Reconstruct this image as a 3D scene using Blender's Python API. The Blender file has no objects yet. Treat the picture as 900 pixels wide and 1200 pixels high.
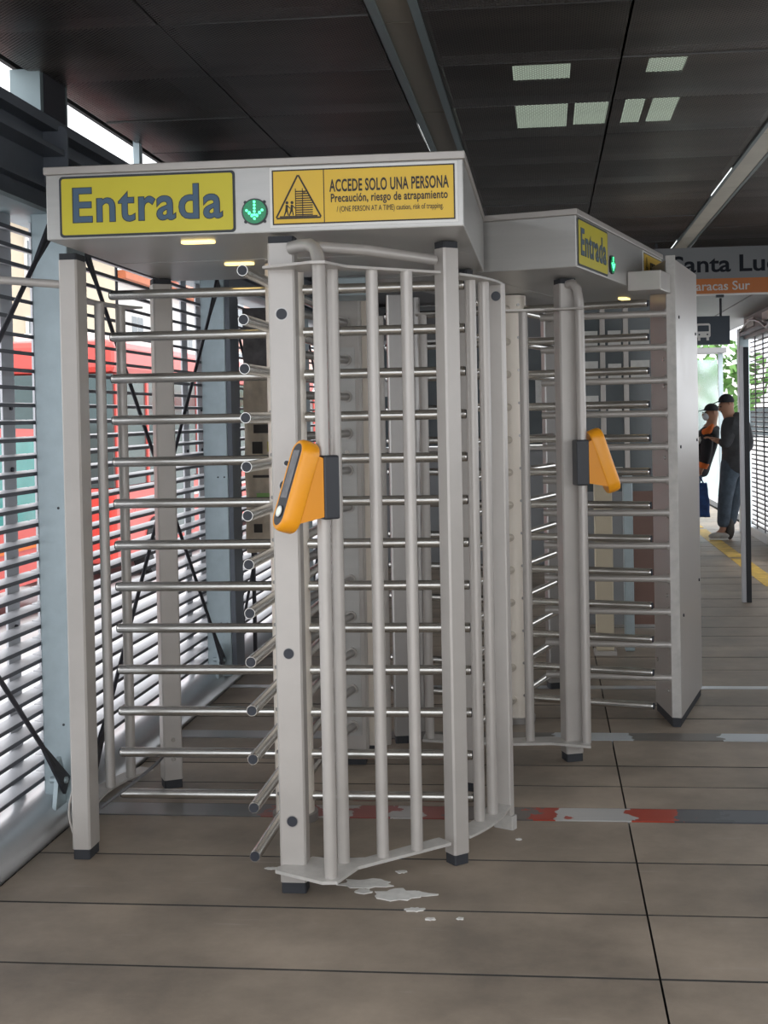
import bpy, bmesh, math, random
from math import sin, cos, pi, radians, atan2, hypot
from mathutils import Vector, Matrix
random.seed(7)
scene = bpy.context.scene
COL = scene.collection

# ---------------------------------------------------------------- camera
YAW, PITCH, ROLL, CAM_H, FPX = math.atan(.105), .02, .019, 1.5, 1500.0
f = Vector((-sin(YAW) * cos(PITCH), cos(YAW) * cos(PITCH), -sin(PITCH)))
r = f.cross(Vector((0, 0, 1))).normalized()
u = r.cross(f)
c_, s_ = cos(ROLL), sin(ROLL)
r2 = r * c_ - u * s_
u2 = u * c_ + r * s_
cd = bpy.data.cameras.new('camera')
cam = bpy.data.objects.new('camera', cd)
COL.objects.link(cam)
cam.matrix_world = Matrix(((r2.x, u2.x, -f.x, 0), (r2.y, u2.y, -f.y, 0), (r2.z, u2.z, -f.z, CAM_H), (0, 0, 0, 1)))
cd.sensor_fit = 'VERTICAL'
cd.sensor_height = 36
cd.sensor_width = 27
cd.lens = 36 * FPX / 1200
cd.shift_x = -0.02756
cd.shift_y = -0.06834
cd.clip_start = .05
cd.clip_end = 400
scene.camera = cam

# ---------------------------------------------------------------- world, sun, exposure
w = bpy.data.worlds.new('overcast_sky')
scene.world = w
w.use_nodes = True
nt = w.node_tree
nt.nodes.clear()
wo = nt.nodes.new('ShaderNodeOutputWorld')
bg = nt.nodes.new('ShaderNodeBackground')
tc = nt.nodes.new('ShaderNodeTexCoord')
wn = nt.nodes.new('ShaderNodeTexNoise')
wn.inputs['Scale'].default_value = 2.2
wn.inputs['Detail'].default_value = 5
wr = nt.nodes.new('ShaderNodeValToRGB')
wr.color_ramp.elements[0].position = .35
wr.color_ramp.elements[0].color = (.80, .86, .95, 1)
wr.color_ramp.elements[1].position = .65
wr.color_ramp.elements[1].color = (1, 1, 1, 1)
nt.links.new(tc.outputs['Generated'], wn.inputs['Vector'])
nt.links.new(wn.outputs['Fac'], wr.inputs['Fac'])
nt.links.new(wr.outputs['Color'], bg.inputs['Color'])
nt.links.new(bg.outputs['Background'], wo.inputs['Surface'])
bg.inputs['Strength'].default_value = 1.3
sd = bpy.data.lights.new('sun', 'SUN')
sd.energy = 1.2
sd.angle = radians(12)
sd.color = (1, .97, .92)
sun = bpy.data.objects.new('sun', sd)
sun.rotation_euler = (radians(28), radians(22), 0)
COL.objects.link(sun)
vs = scene.view_settings
vs.view_transform = 'Standard'
vs.look = 'None'
vs.gamma = 1
vs.use_curve_mapping = False
vs.exposure = 1.08
try:
    scene.cycles.max_bounces = 8
    scene.cycles.diffuse_bounces = 5
    scene.cycles.transparent_max_bounces = 12
    scene.cycles.use_denoising = True
except Exception:
    pass


# ---------------------------------------------------------------- materials
def mat(name, col, rough=.5, metal=0., var=.08, scale=6., bump=0., emit=None, estr=0., alpha=None, trans=0., stretch=None, rvar=.1, objvar=0., spec=None):
    m = bpy.data.materials.new(name)
    m.use_nodes = True
    n = m.node_tree
    b = n.nodes['Principled BSDF']
    b.inputs['Roughness'].default_value = rough
    b.inputs['Metallic'].default_value = metal
    if spec is not None:
        b.inputs['Specular IOR Level'].default_value = spec
    if trans:
        b.inputs['Transmission Weight'].default_value = trans
    if emit:
        b.inputs['Emission Color'].default_value = (*emit, 1)
        b.inputs['Emission Strength'].default_value = estr
    t = n.nodes.new('ShaderNodeTexCoord')
    src = t.outputs['Object']
    if stretch:
        mp = n.nodes.new('ShaderNodeMapping')
        mp.inputs['Scale'].default_value = stretch
        n.links.new(src, mp.inputs['Vector'])
        src = mp.outputs['Vector']
    no = n.nodes.new('ShaderNodeTexNoise')
    no.inputs['Scale'].default_value = scale
    no.inputs['Detail'].default_value = 6
    no.inputs['Roughness'].default_value = .6
    n.links.new(src, no.inputs['Vector'])
    cr = n.nodes.new('ShaderNodeValToRGB')
    cr.color_ramp.elements[0].position = .3
    cr.color_ramp.elements[1].position = .7
    cr.color_ramp.elements[0].color = (*[max(0, c * (1 - var)) for c in col], 1)
    cr.color_ramp.elements[1].color = (*[min(1, c * (1 + var)) for c in col], 1)
    n.links.new(no.outputs['Fac'], cr.inputs['Fac'])
    out = cr.outputs['Color']
    if objvar:
        oi = n.nodes.new('ShaderNodeObjectInfo')
        mr = n.nodes.new('ShaderNodeMapRange')
        mr.inputs['To Min'].default_value = 1 - objvar
        mr.inputs['To Max'].default_value = 1 + objvar
        n.links.new(oi.outputs['Random'], mr.inputs['Value'])
        hv = n.nodes.new('ShaderNodeHueSaturation')
        n.links.new(mr.outputs['Result'], hv.inputs['Value'])
        n.links.new(out, hv.inputs['Color'])
        out = hv.outputs['Color']
    n.links.new(out, b.inputs['Base Color'])
    rr = n.nodes.new('ShaderNodeMapRange')
    rr.inputs['To Min'].default_value = max(.02, rough - rvar)
    rr.inputs['To Max'].default_value = min(1, rough + rvar)
    n.links.new(no.outputs['Fac'], rr.inputs['Value'])
    n.links.new(rr.outputs['Result'], b.inputs['Roughness'])
    if bump:
        bp = n.nodes.new('ShaderNodeBump')
        bp.inputs['Strength'].default_value = bump
        bp.inputs['Distance'].default_value = .002
        n2 = n.nodes.new('ShaderNodeTexNoise')
        n2.inputs['Scale'].default_value = scale * 12
        n.links.new(t.outputs['Object'], n2.inputs['Vector'])
        n.links.new(n2.outputs['Fac'], bp.inputs['Height'])
        n.links.new(bp.outputs['Normal'], b.inputs['Normal'])
    return m


M = {}
M['paint'] = mat('grey_painted_steel', (.445, .415, .385), .38, .25, .06, 5, .1)
M['paint_dirty'] = mat('chipped_painted_steel', (.46, .44, .41), .45, .1, .12, 22, .2)
M['header'] = mat('brushed_header_steel', (.45, .44, .42), .36, .45, .05, 3, .05, stretch=(1, 1, 12))
M['inox'] = mat('polished_stainless', (.62, .60, .56), .24, .95, .06, 5, 0, rvar=.06)
M['inox_dark_shaded'] = mat('dark_shaded_stainless', (.36, .345, .33), .33, .85, .06, 5, 0)  # dark fittings, also shade put into colour on comb bars and rear posts
M['column_inox'] = mat('warm_stainless_column', (.78, .71, .62), .42, .25, .04, 4, 0)
M['rubber'] = mat('black_rubber', (.025, .027, .032), .7, 0, .1, 20)
M['plug'] = mat('dark_plug', (.02, .023, .032), .5, 0, .1, 20)
M['galv'] = mat('blue_grey_galvanised', (.42, .50, .53), .42, .35, .10, 9, .1)
M['galv_dark'] = mat('dark_steel_beam', (.13, .145, .17), .5, .2, .15, 5, .1)
M['rod'] = mat('dark_brace_steel', (.055, .055, .065), .5, .5, .15, 12)
M['slat'] = mat('grey_aluminium_slat', (.50, .50, .52), .45, .2, .06, 6, stretch=(1, .2, 1))
M['slat_edge'] = mat('dark_slat_lip', (.10, .10, .115), .5, .3, .06, 6)
M['kerb'] = mat('silver_kerb', (.60, .61, .62), .32, .7, .08, 5, .05, stretch=(1, .3, 1))
M['yellow'] = mat('yellow_sign', (.58, .50, .03), .45, 0, .04, 4)
M['amber_sign'] = mat('amber_sign', (.72, .46, .035), .4, 0, .03, 4)
M['slate'] = mat('slate_blue_lettering', (.055, .105, .17), .5, 0, .04, 9)
M['sign_edge'] = mat('dark_sign_border', (.03, .035, .04), .5, 0, .04, 9)
M['black'] = mat('blue_black_lettering', (.012, .014, .02), .6, 0, .05, 9, spec=.2)
M['white'] = mat('white_sign_edge', (.72, .71, .68), .45, 0, .03, 5)
M['ink'] = mat('black_print', (.03, .022, .015), .5, 0, .05, 9)
M['orange'] = mat('orange_validator_plastic', (.86, .34, .012), .35, 0, .03, 4, .05)
M['orange2'] = mat('orange_wedge_plastic', (.74, .28, .012), .45, 0, .03, 4, .1)
M['blackp'] = mat('black_plastic', (.028, .03, .036), .45, 0, .1, 9, .1)
M['lcd'] = mat('grey_screen', (.22, .22, .23), .15, 0, .25, 18)
M['btn'] = mat('pale_round_reader', (.70, .72, .66), .3, 0, .03, 5, emit=(.9, 1, .85), estr=.15)
M['warm'] = mat('warm_led_lamp', (1, .85, .45), .4, 0, .02, 5, emit=(1, .72, .25), estr=1.1)
M['stub_glow'] = mat('glowing_stub', (.9, .9, .9), .4, 0, .02, 5, emit=(.95, 1, 1), estr=.8)  # added glow for bright spots, the channels themselves are unlit
M['gled'] = mat('green_led', (.1, .9, .4), .4, 0, .02, 5, emit=(.10, 1, .38), estr=1.0)
M['gback'] = mat('dark_green_lens', (.0, .10, .045), .25, 0, .2, 30, emit=(0, .30, .10), estr=.18)
M['frame_blue'] = mat('blue_grey_light_frame', (.22, .27, .28), .4, .4, .06, 5)
M['diffuser'] = mat('brown_grey_panel', (.17, .15, .12), .5, 0, .12, 3)
M['diffuser2'] = mat('pale_light_cover', (.62, .60, .52), .5, 0, .10, 3)
M['gridbar'] = mat('ceiling_joint_steel', (.10, .098, .095), .45, .4, .1, 6)
M['roofdeck'] = mat('roof_underside', (.05, .05, .05), .8, 0, .1, 3)
M['signgrey'] = mat('grey_station_sign', (.21, .215, .22), .5, .1, .04, 2)
M['signorange'] = mat('orange_sign_band', (.52, .16, .035), .5, 0, .04, 2)
M['signdark'] = mat('dark_blue_grey_sign', (.045, .06, .08), .5, 0, .06, 2)
M['soffit'] = mat('pale_soffit', (.22, .22, .22), .5, 0, .06, 2)
M['road'] = mat('pale_concrete_road', (.46, .46, .46), .8, 0, .10, .8, .1)
M['busred'] = mat('red_bus_paint', (.60, .075, .06), .3, 0, .05, 1)
M['busglass'] = mat('grey_green_bus_glass', (.05, .085, .085), .08, 0, .2, 1.5)
M['teal'] = mat('teal_tinted_glass', (.06, .26, .24), .1, 0, .2, 1.2)
M['tyre'] = mat('tyre_rubber', (.02, .02, .022), .8, 0, .1, 10)
M['bwhite'] = mat('white_facade', (.62, .61, .58), .7, 0, .06, .6)
M['bcream'] = mat('cream_facade', (.52, .45, .33), .7, 0, .08, .6)
M['bpink'] = mat('salmon_facade', (.60, .36, .30), .7, 0, .08, .6)
M['shopred'] = mat('red_shop_fascia', (.58, .09, .08), .5, 0, .06, 1)
M['shopgreen'] = mat('green_shop_fascia', (.30, .52, .16), .5, 0, .06, 1)
M['shopdark'] = mat('shop_window', (.06, .075, .08), .2, 0, .3, 1)
M['rooftile'] = mat('terracotta_roof', (.42, .13, .06), .7, 0, .1, 3)
M['tarp'] = mat('brown_paper_wrap', (.66, .55, .42), .6, 0, .22, 7, .4)
M['tarp_dark'] = mat('dark_netting', (.16, .15, .15), .6, 0, .4, 12, .4)
M['skin'] = mat('skin', (.36, .19, .12), .55, 0, .08, 8)
M['hoodie'] = mat('charcoal_cloth', (.045, .047, .052), .85, 0, .35, 9, .4)
M['jeans'] = mat('dark_blue_jeans', (.055, .075, .10), .85, 0, .4, 10, .4)
M['blackc'] = mat('black_cloth', (.02, .02, .024), .85, 0, .3, 9, .3)
M['orangec'] = mat('orange_cloth', (.75, .17, .03), .8, 0, .1, 9, .3)
M['bluebag'] = mat('blue_bag_cloth', (.03, .08, .26), .7, 0, .4, 14, .4)
M['mask'] = mat('pale_face_mask', (.60, .68, .72), .8, 0, .05, 9)
M['shoe'] = mat('grey_shoe', (.35, .34, .32), .7, 0, .2, 12)
M['shoed'] = mat('dark_shoe_sole', (.06, .055, .05), .8, 0, .2, 12)
M['cable'] = mat('grey_cable', (.12, .12, .125), .5, 0, .1, 20)
M['glassy'] = mat('pale_green_glass', (.75, .9, .88), .05, 0, .02, 2, trans=.9)
M['poster'] = mat('pale_notice_paper', (.58, .57, .54), .6, 0, .1, 30)
M['brownpanel'] = mat('brown_panel', (.16, .09, .07), .5, 0, .1, 3)
M['paintchip'] = mat('white_paint_spill', (.60, .585, .55), .6, 0, .12, 30)
M['yellowline'] = mat('worn_yellow_floor_paint', (.50, .33, .06), .7, 0, .35, 8, .2)
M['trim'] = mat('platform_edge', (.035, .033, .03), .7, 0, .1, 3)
M['leaf'] = mat('street_tree_leaves', (.10, .22, .05), .7, 0, .4, 5)


def floor_mat():
    m = bpy.data.materials.new('brown_grey_floor_board')
    m.use_nodes = True
    n = m.node_tree
    b = n.nodes['Principled BSDF']
    g = n.nodes.new('ShaderNodeNewGeometry')
    no = n.nodes.new('ShaderNodeTexNoise')
    no.inputs['Scale'].default_value = 1.6
    no.inputs['Detail'].default_value = 9
    no.inputs['Roughness'].default_value = .65
    n.links.new(g.outputs['Position'], no.inputs['Vector'])
    cr = n.nodes.new('ShaderNodeValToRGB')
    e = cr.color_ramp.elements
    e[0].position = .36
    e[0].color = (.165, .134, .104, 1)
    e[1].position = .66
    e[1].color = (.34, .275, .212, 1)
    n.links.new(no.outputs['Fac'], cr.inputs['Fac'])
    oi = n.nodes.new('ShaderNodeObjectInfo')
    mr = n.nodes.new('ShaderNodeMapRange')
    mr.inputs['To Min'].default_value = .86
    mr.inputs['To Max'].default_value = 1.12
    n.links.new(oi.outputs['Random'], mr.inputs['Value'])
    hv = n.nodes.new('ShaderNodeHueSaturation')
    n.links.new(mr.outputs['Result'], hv.inputs['Value'])
    n.links.new(cr.outputs['Color'], hv.inputs['Color'])
    # thin pale scratches
    mp = n.nodes.new('ShaderNodeMapping')
    mp.inputs['Rotation'].default_value = (0, 0, .6)
    mp.inputs['Scale'].default_value = (1.2, 9, 1)
    n.links.new(g.outputs['Position'], mp.inputs['Vector'])
    v = n.nodes.new('ShaderNodeTexNoise')
    v.inputs['Scale'].default_value = 3
    v.inputs['Detail'].default_value = 3
    n.links.new(mp.outputs['Vector'], v.inputs['Vector'])
    sr = n.nodes.new('ShaderNodeValToRGB')
    sr.color_ramp.elements[0].position = .66
    sr.color_ramp.elements[0].color = (0, 0, 0, 1)
    sr.color_ramp.elements[1].position = .80
    sr.color_ramp.elements[1].color = (.5, .5, .5, 1)
    n.links.new(v.outputs['Fac'], sr.inputs['Fac'])
    mx = n.nodes.new('ShaderNodeMixRGB')
    n.links.new(sr.outputs['Color'], mx.inputs['Fac'])
    n.links.new(hv.outputs['Color'], mx.inputs['Color1'])
    mx.inputs['Color2'].default_value = (.36, .32, .28, 1)
    n.links.new(mx.outputs['Color'], b.inputs['Base Color'])
    r_ = n.nodes.new('ShaderNodeMapRange')
    r_.inputs['To Min'].default_value = .38
    r_.inputs['To Max'].default_value = .68
    n.links.new(no.outputs['Fac'], r_.inputs['Value'])
    n.links.new(r_.outputs['Result'], b.inputs['Roughness'])
    n3 = n.nodes.new('ShaderNodeTexNoise')
    n3.inputs['Scale'].default_value = 260
    n.links.new(g.outputs['Position'], n3.inputs['Vector'])
    bp = n.nodes.new('ShaderNodeBump')
    bp.inputs['Strength'].default_value = .25
    bp.inputs['Distance'].default_value = .001
    n.links.new(n3.outputs['Fac'], bp.inputs['Height'])
    n.links.new(bp.outputs['Normal'], b.inputs['Normal'])
    return m


def strip_mat():
    """metal expansion strip with worn red and white paint patches"""
    m = bpy.data.materials.new('painted_metal_strip')
    m.use_nodes = True
    n = m.node_tree
    b = n.nodes['Principled BSDF']
    g = n.nodes.new('ShaderNodeNewGeometry')
    sep = n.nodes.new('ShaderNodeSeparateXYZ')
    n.links.new(g.outputs['Position'], sep.inputs['Vector'])
    no = n.nodes.new('ShaderNodeTexNoise')
    no.inputs['Scale'].default_value = 14
    no.inputs['Detail'].default_value = 6
    n.links.new(g.outputs['Position'], no.inputs['Vector'])
    mu = n.nodes.new('ShaderNodeMath')
    mu.operation = 'MULTIPLY_ADD'
    n.links.new(no.outputs['Fac'], mu.inputs[0])
    mu.inputs[1].default_value = .30
    n.links.new(sep.outputs['X'], mu.inputs[2])
    mr = n.nodes.new('ShaderNodeMapRange')
    mr.inputs['From Min'].default_value = -2
    mr.inputs['From Max'].default_value = 2.4
    n.links.new(mu.outputs['Value'], mr.inputs['Value'])
    cr = n.nodes.new('ShaderNodeValToRGB')
    cr.color_ramp.interpolation = 'CONSTANT'
    el = cr.color_ramp.elements
    dark = (.16, .155, .15, 1)
    stops = [(-1.9, dark), (-.92, (.30, .10, .085, 1)), (-.72, (.45, .43, .40, 1)), (-.62, (.30, .08, .07, 1)),
             (-.46, (.46, .44, .42, 1)), (-.36, (.30, .09, .075, 1)), (-.24, (.15, .13, .12, 1)), (.07, (.42, .055, .03, 1)),
             (.17, (.55, .54, .52, 1)), (.43, (.46, .06, .03, 1)), (.60, (.09, .095, .105, 1)), (.78, (.12, .125, .14, 1))]
    while len(el) < len(stops):
        el.new(.5)
    for i, (x, c) in enumerate(stops):
        el[i].position = (x + 2) / 4.4
        el[i].color = c
    n.links.new(mr.outputs['Result'], cr.inputs['Fac'])
    n.links.new(cr.outputs['Color'], b.inputs['Base Color'])
    b.inputs['Metallic'].default_value = .35
    b.inputs['Roughness'].default_value = .34
    return m


def strip2_mat():
    m = bpy.data.materials.new('metal_strip_with_pale_patches')
    m.use_nodes = True
    n = m.node_tree
    b = n.nodes['Principled BSDF']
    g = n.nodes.new('ShaderNodeNewGeometry')
    sep = n.nodes.new('ShaderNodeSeparateXYZ')
    n.links.new(g.outputs['Position'], sep.inputs['Vector'])
    no = n.nodes.new('ShaderNodeTexNoise')
    no.inputs['Scale'].default_value = 9
    n.links.new(g.outputs['Position'], no.inputs['Vector'])
    mu = n.nodes.new('ShaderNodeMath')
    mu.operation = 'MULTIPLY_ADD'
    n.links.new(no.outputs['Fac'], mu.inputs[0])
    mu.inputs[1].default_value = .22
    n.links.new(sep.outputs['X'], mu.inputs[2])
    mr = n.nodes.new('ShaderNodeMapRange')
    mr.inputs['From Min'].default_value = -2
    mr.inputs['From Max'].default_value = 2.4
    n.links.new(mu.outputs['Value'], mr.inputs['Value'])
    cr = n.nodes.new('ShaderNodeValToRGB')
    cr.color_ramp.interpolation = 'CONSTANT'
    el = cr.color_ramp.elements
    dk = (.13, .115, .10, 1)
    stops = [(-1.9, (.3, .3, .3, 1)), (-.9, dk), (.10, (.50, .53, .55, 1)), (.46, dk), (.88, (.52, .55, .57, 1))]
    while len(el) < len(stops):
        el.new(.5)
    for i, (x, c) in enumerate(stops):
        el[i].position = (x + 2) / 4.4
        el[i].color = c
    n.links.new(mr.outputs['Result'], cr.inputs['Fac'])
    n.links.new(cr.outputs['Color'], b.inputs['Base Color'])
    b.inputs['Metallic'].default_value = .3
    b.inputs['Roughness'].default_value = .35
    return m


def perf_mat():
    """dark perforated metal sheet; the holes are really open"""
    m = bpy.data.materials.new('perforated_dark_metal')
    m.use_nodes = True
    n = m.node_tree
    b = n.nodes['Principled BSDF']
    out = n.nodes['Material Output']
    g = n.nodes.new('ShaderNodeNewGeometry')
    no = n.nodes.new('ShaderNodeTexNoise')
    no.inputs['Scale'].default_value = 1.8
    no.inputs['Detail'].default_value = 5
    mp = n.nodes.new('ShaderNodeMapping')
    mp.inputs['Scale'].default_value = (.6, 2.2, 1)
    n.links.new(g.outputs['Position'], mp.inputs['Vector'])
    n.links.new(mp.outputs['Vector'], no.inputs['Vector'])
    cr = n.nodes.new('ShaderNodeValToRGB')
    cr.color_ramp.elements[0].position = .3
    cr.color_ramp.elements[0].color = (.036, .031, .029, 1)
    cr.color_ramp.elements[1].position = .75
    cr.color_ramp.elements[1].color = (.125, .108, .098, 1)
    n.links.new(no.outputs['Fac'], cr.inputs['Fac'])
    n.links.new(cr.outputs['Color'], b.inputs['Base Color'])
    b.inputs['Metallic'].default_value = .4
    b.inputs['Roughness'].default_value = .38
    vo = n.nodes.new('ShaderNodeTexVoronoi')
    vo.voronoi_dimensions = '2D'
    vo.inputs['Scale'].default_value = 75
    vo.inputs['Randomness'].default_value = 0
    mp2 = n.nodes.new('ShaderNodeMapping')
    mp2.inputs['Rotation'].default_value = (0, 0, radians(45))
    n.links.new(g.outputs['Position'], mp2.inputs['Vector'])
    n.links.new(mp2.outputs['Vector'], vo.inputs['Vector'])
    lt = n.nodes.new('ShaderNodeMath')
    lt.operation = 'LESS_THAN'
    lt.inputs[1].default_value = .31
    n.links.new(vo.outputs['Distance'], lt.inputs[0])
    tr = n.nodes.new('ShaderNodeBsdfTransparent')
    mx = n.nodes.new('ShaderNodeMixShader')
    n.links.new(lt.outputs['Value'], mx.inputs['Fac'])
    n.links.new(b.outputs['BSDF'], mx.inputs[1])
    n.links.new(tr.outputs['BSDF'], mx.inputs[2])
    n.links.new(mx.outputs['Shader'], out.inputs['Surface'])
    return m


sk = mat('dirty_skylight_sheet', (.5, .5, .48), .6, 0, .25, 6)
_n = sk.node_tree
_t = _n.nodes.new('ShaderNodeBsdfTranslucent')
_t.inputs['Color'].default_value = (.48, .52, .46, 1)
_n.links.new(_t.outputs['BSDF'], _n.nodes['Material Output'].inputs['Surface'])
M['skylight'] = sk
M['floor'] = floor_mat()
M['strip'] = strip_mat()
M['strip2'] = strip2_mat()
M['perf'] = perf_mat()


# ---------------------------------------------------------------- mesh helpers
class MB:
    def __init__(self):
        self.v, self.f, self.mi, self.sm = [], [], [], []
        self.mats = []

    def m(self, name):
        if name not in self.mats:
            self.mats.append(name)
        return self.mats.index(name)

    def add(self, vs, fs, mname, smooth=False):
        o = len(self.v)
        self.v += [tuple(p) for p in vs]
        k = self.m(mname)
        for q in fs:
            self.f.append([i + o for i in q])
            self.mi.append(k)
            self.sm.append(smooth)
        return self

    def box(self, x0, x1, y0, y1, z0, z1, mn, bev=0.):
        if bev:
            c = min(bev, (x1 - x0) / 3, (y1 - y0) / 3, (z1 - z0) / 3)
            bm = bmesh.new()
            bmesh.ops.create_cube(bm, size=1)
            for p in bm.verts:
                p.co = Vector(((x0 + x1) / 2 + p.co.x * (x1 - x0), (y0 + y1) / 2 + p.co.y * (y1 - y0), (z0 + z1) / 2 + p.co.z * (z1 - z0)))
            bmesh.ops.bevel(bm, geom=bm.edges[:] + bm.verts[:], offset=c, segments=2, affect='EDGES', profile=.5)
            bm.verts.index_update()
            vs_ = [p.co[:] for p in bm.verts]
            fs_ = [[p.index for p in q.verts] for q in bm.faces]
            bm.free()
            return self.add(vs_, fs_, mn)
        vs_ = [(x0, y0, z0), (x1, y0, z0), (x1, y1, z0), (x0, y1, z0), (x0, y0, z1), (x1, y0, z1), (x1, y1, z1), (x0, y1, z1)]
        fs_ = [(3, 2, 1, 0), (4, 5, 6, 7), (0, 1, 5, 4), (1, 2, 6, 5), (2, 3, 7, 6), (3, 0, 4, 7)]
        return self.add(vs_, fs_, mn)

    def rbox(self, cx, cy, wx, wy, z0, z1, ang, mn, bev=.006):
        """vertical post, chamfered, turned about its own axis"""
        b = bev
        a, d = wx / 2, wy / 2
        pts = [(-a + b, -d), (a - b, -d), (a, -d + b), (a, d - b), (a - b, d), (-a + b, d), (-a, d - b), (-a, -d + b)]
        ca, sa = cos(ang), sin(ang)
        pts = [(cx + x * ca - y * sa, cy + x * sa + y * ca) for x, y in pts]
        return self.prism(pts, z0, z1, mn)

    def prism(self, pts, z0, z1, mn):
        n = len(pts)
        vs_ = [(x, y, z0) for x, y in pts] + [(x, y, z1) for x, y in pts]
        fs_ = [list(range(n))[::-1], list(range(n, 2 * n))] + [(i, (i + 1) % n, n + (i + 1) % n, n + i) for i in range(n)]
        return self.add(vs_, fs_, mn)

    def cyl(self, a, b, rad, mn, seg=16, caps=True, r2_=None):
        a, b = Vector(a), Vector(b)
        d = (b - a).normalized()
        q = Vector((0, 0, 1)) if abs(d.z) < .9 else Vector((1, 0, 0))
        x = d.cross(q).normalized()
        y = d.cross(x)
        rb = rad if r2_ is None else r2_
        vs_ = [a + (x * cos(2 * pi * i / seg) + y * sin(2 * pi * i / seg)) * rad for i in range(seg)]
        vs_ += [b + (x * cos(2 * pi * i / seg) + y * sin(2 * pi * i / seg)) * rb for i in range(seg)]
        self.add(vs_, [(i, i + seg, (i + 1) % seg + seg, (i + 1) % seg) for i in range(seg)], mn, True)
        if caps:
            self.add(vs_, [list(range(seg)), list(range(2 * seg - 1, seg - 1, -1))], mn)
        return self

    def tube(self, pts, rad, mn, seg=12):
        pts = [Vector(p) for p in pts]
        rings = []
        prev = None
        for i, p in enumerate(pts):
            t = (pts[min(i + 1, len(pts) - 1)] - pts[max(i - 1, 0)]).normalized()
            if prev is None:
                q = Vector((0, 0, 1)) if abs(t.z) < .9 else Vector((1, 0, 0))
                x = t.cross(q).normalized()
            else:
                x = (prev - t * prev.dot(t)).normalized()
            prev = x
            y = t.cross(x)
            rr_ = rad[i] if isinstance(rad, (list, tuple)) else rad
            rings.append([p + (x * cos(2 * pi * k / seg) + y * sin(2 * pi * k / seg)) * rr_ for k in range(seg)])
        vs_ = [q for rg in rings for q in rg]
        fs_ = []
        for i in range(len(pts) - 1):
            for k in range(seg):
                fs_.append((i * seg + k, i * seg + (k + 1) % seg, (i + 1) * seg + (k + 1) % seg, (i + 1) * seg + k))
        self.add(vs_, fs_, mn, True)
        self.add(vs_, [list(range(seg))[::-1], list(range(len(vs_) - seg, len(vs_)))], mn)
        return self

    def plate(self, pts2, y, th, mn):
        """flat shape in the xz plane at depth y, thickness th towards -y"""
        n = len(pts2)
        vs_ = [(a, y - th, b) for a, b in pts2] + [(a, y, b) for a, b in pts2]
        fs_ = [list(range(n)), list(range(2 * n - 1, n - 1, -1))] + [(i, n + i, n + (i + 1) % n, (i + 1) % n) for i in range(n)]
        return self.add(vs_, fs_, mn)

    def mesh(self, name):
        me = bpy.data.meshes.new(name)
        me.from_pydata(self.v, [], self.f)
        for k in self.mats:
            me.materials.append(M[k])
        me.polygons.foreach_set('material_index', self.mi)
        me.polygons.foreach_set('use_smooth', self.sm)
        me.update()
        return me

    def build(self, name, parent=None, loc=None):
        return link(name, self.mesh(name), parent, loc)


def link(name, me, parent=None, loc=None, rotz=0):
    o = bpy.data.objects.new(name, me)
    COL.objects.link(o)
    if parent:
        o.parent = parent
    if loc:
        o.location = loc
    if rotz:
        o.rotation_euler = (0, 0, rotz)
    return o


def tag(o, label=None, cat=None, group=None, kind=None):
    if label:
        o['label'] = label
    if cat:
        o['category'] = cat
    if group:
        o['group'] = group
    if kind:
        o['kind'] = kind
    return o


def thing(name, label, cat, loc=(0, 0, 0), rotz=0, group=None):
    return tag(link(name, None, None, loc, rotz), label, cat, group)


def round_rect(x0, x1, z0, z1, rad, n=6):
    pts = []
    for cx, cz, a0 in ((x1 - rad, z0 + rad, -pi / 2), (x1 - rad, z1 - rad, 0), (x0 + rad, z1 - rad, pi / 2), (x0 + rad, z0 + rad, pi)):
        for i in range(n + 1):
            a = a0 + pi / 2 * i / n
            pts.append((cx + rad * cos(a), cz + rad * sin(a)))
    return pts


def circle(cx, cz, rad, n=20):
    return [(cx + rad * cos(2 * pi * i / n), cz + rad * sin(2 * pi * i / n)) for i in range(n)]


FONT = None
FB = None
try:
    import os
    _p = os.path.join(bpy.utils.resource_path('LOCAL'), 'datafiles', 'fonts', 'Inter.woff2')
except Exception:
    pass


def text_mesh(body, x0, x1, z0, z1, y, mname, bold=0., name='lettering', th=.0015, space=1.):
    """lettering filling the given rectangle on the plane at depth y"""
    cu = bpy.data.curves.new('t', 'FONT')
    cu.body = body
    cu.size = 1
    cu.space_character = space
    cu.offset = bold
    cu.extrude = .01
    cu.resolution_u = 4
    ob = bpy.data.objects.new('t', cu)
    COL.objects.link(ob)
    bpy.context.view_layer.update()
    me = bpy.data.meshes.new_from_object(ob)
    bpy.data.objects.remove(ob)
    xs = [v.co.x for v in me.vertices]
    ys = [v.co.y for v in me.vertices]
    ax, bx, ay, by = min(xs), max(xs), min(ys), max(ys)
    for v in me.vertices:
        a, b, c = v.co
        v.co = (x0 + (a - ax) / (bx - ax) * (x1 - x0), y - (c + .01) / .02 * th, z0 + (b - ay) / (by - ay) * (z1 - z0))
    me.materials.clear()
    me.materials.append(M[mname])
    for p in me.polygons:
        p.material_index = 0
    me.name = name
    return me


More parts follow.
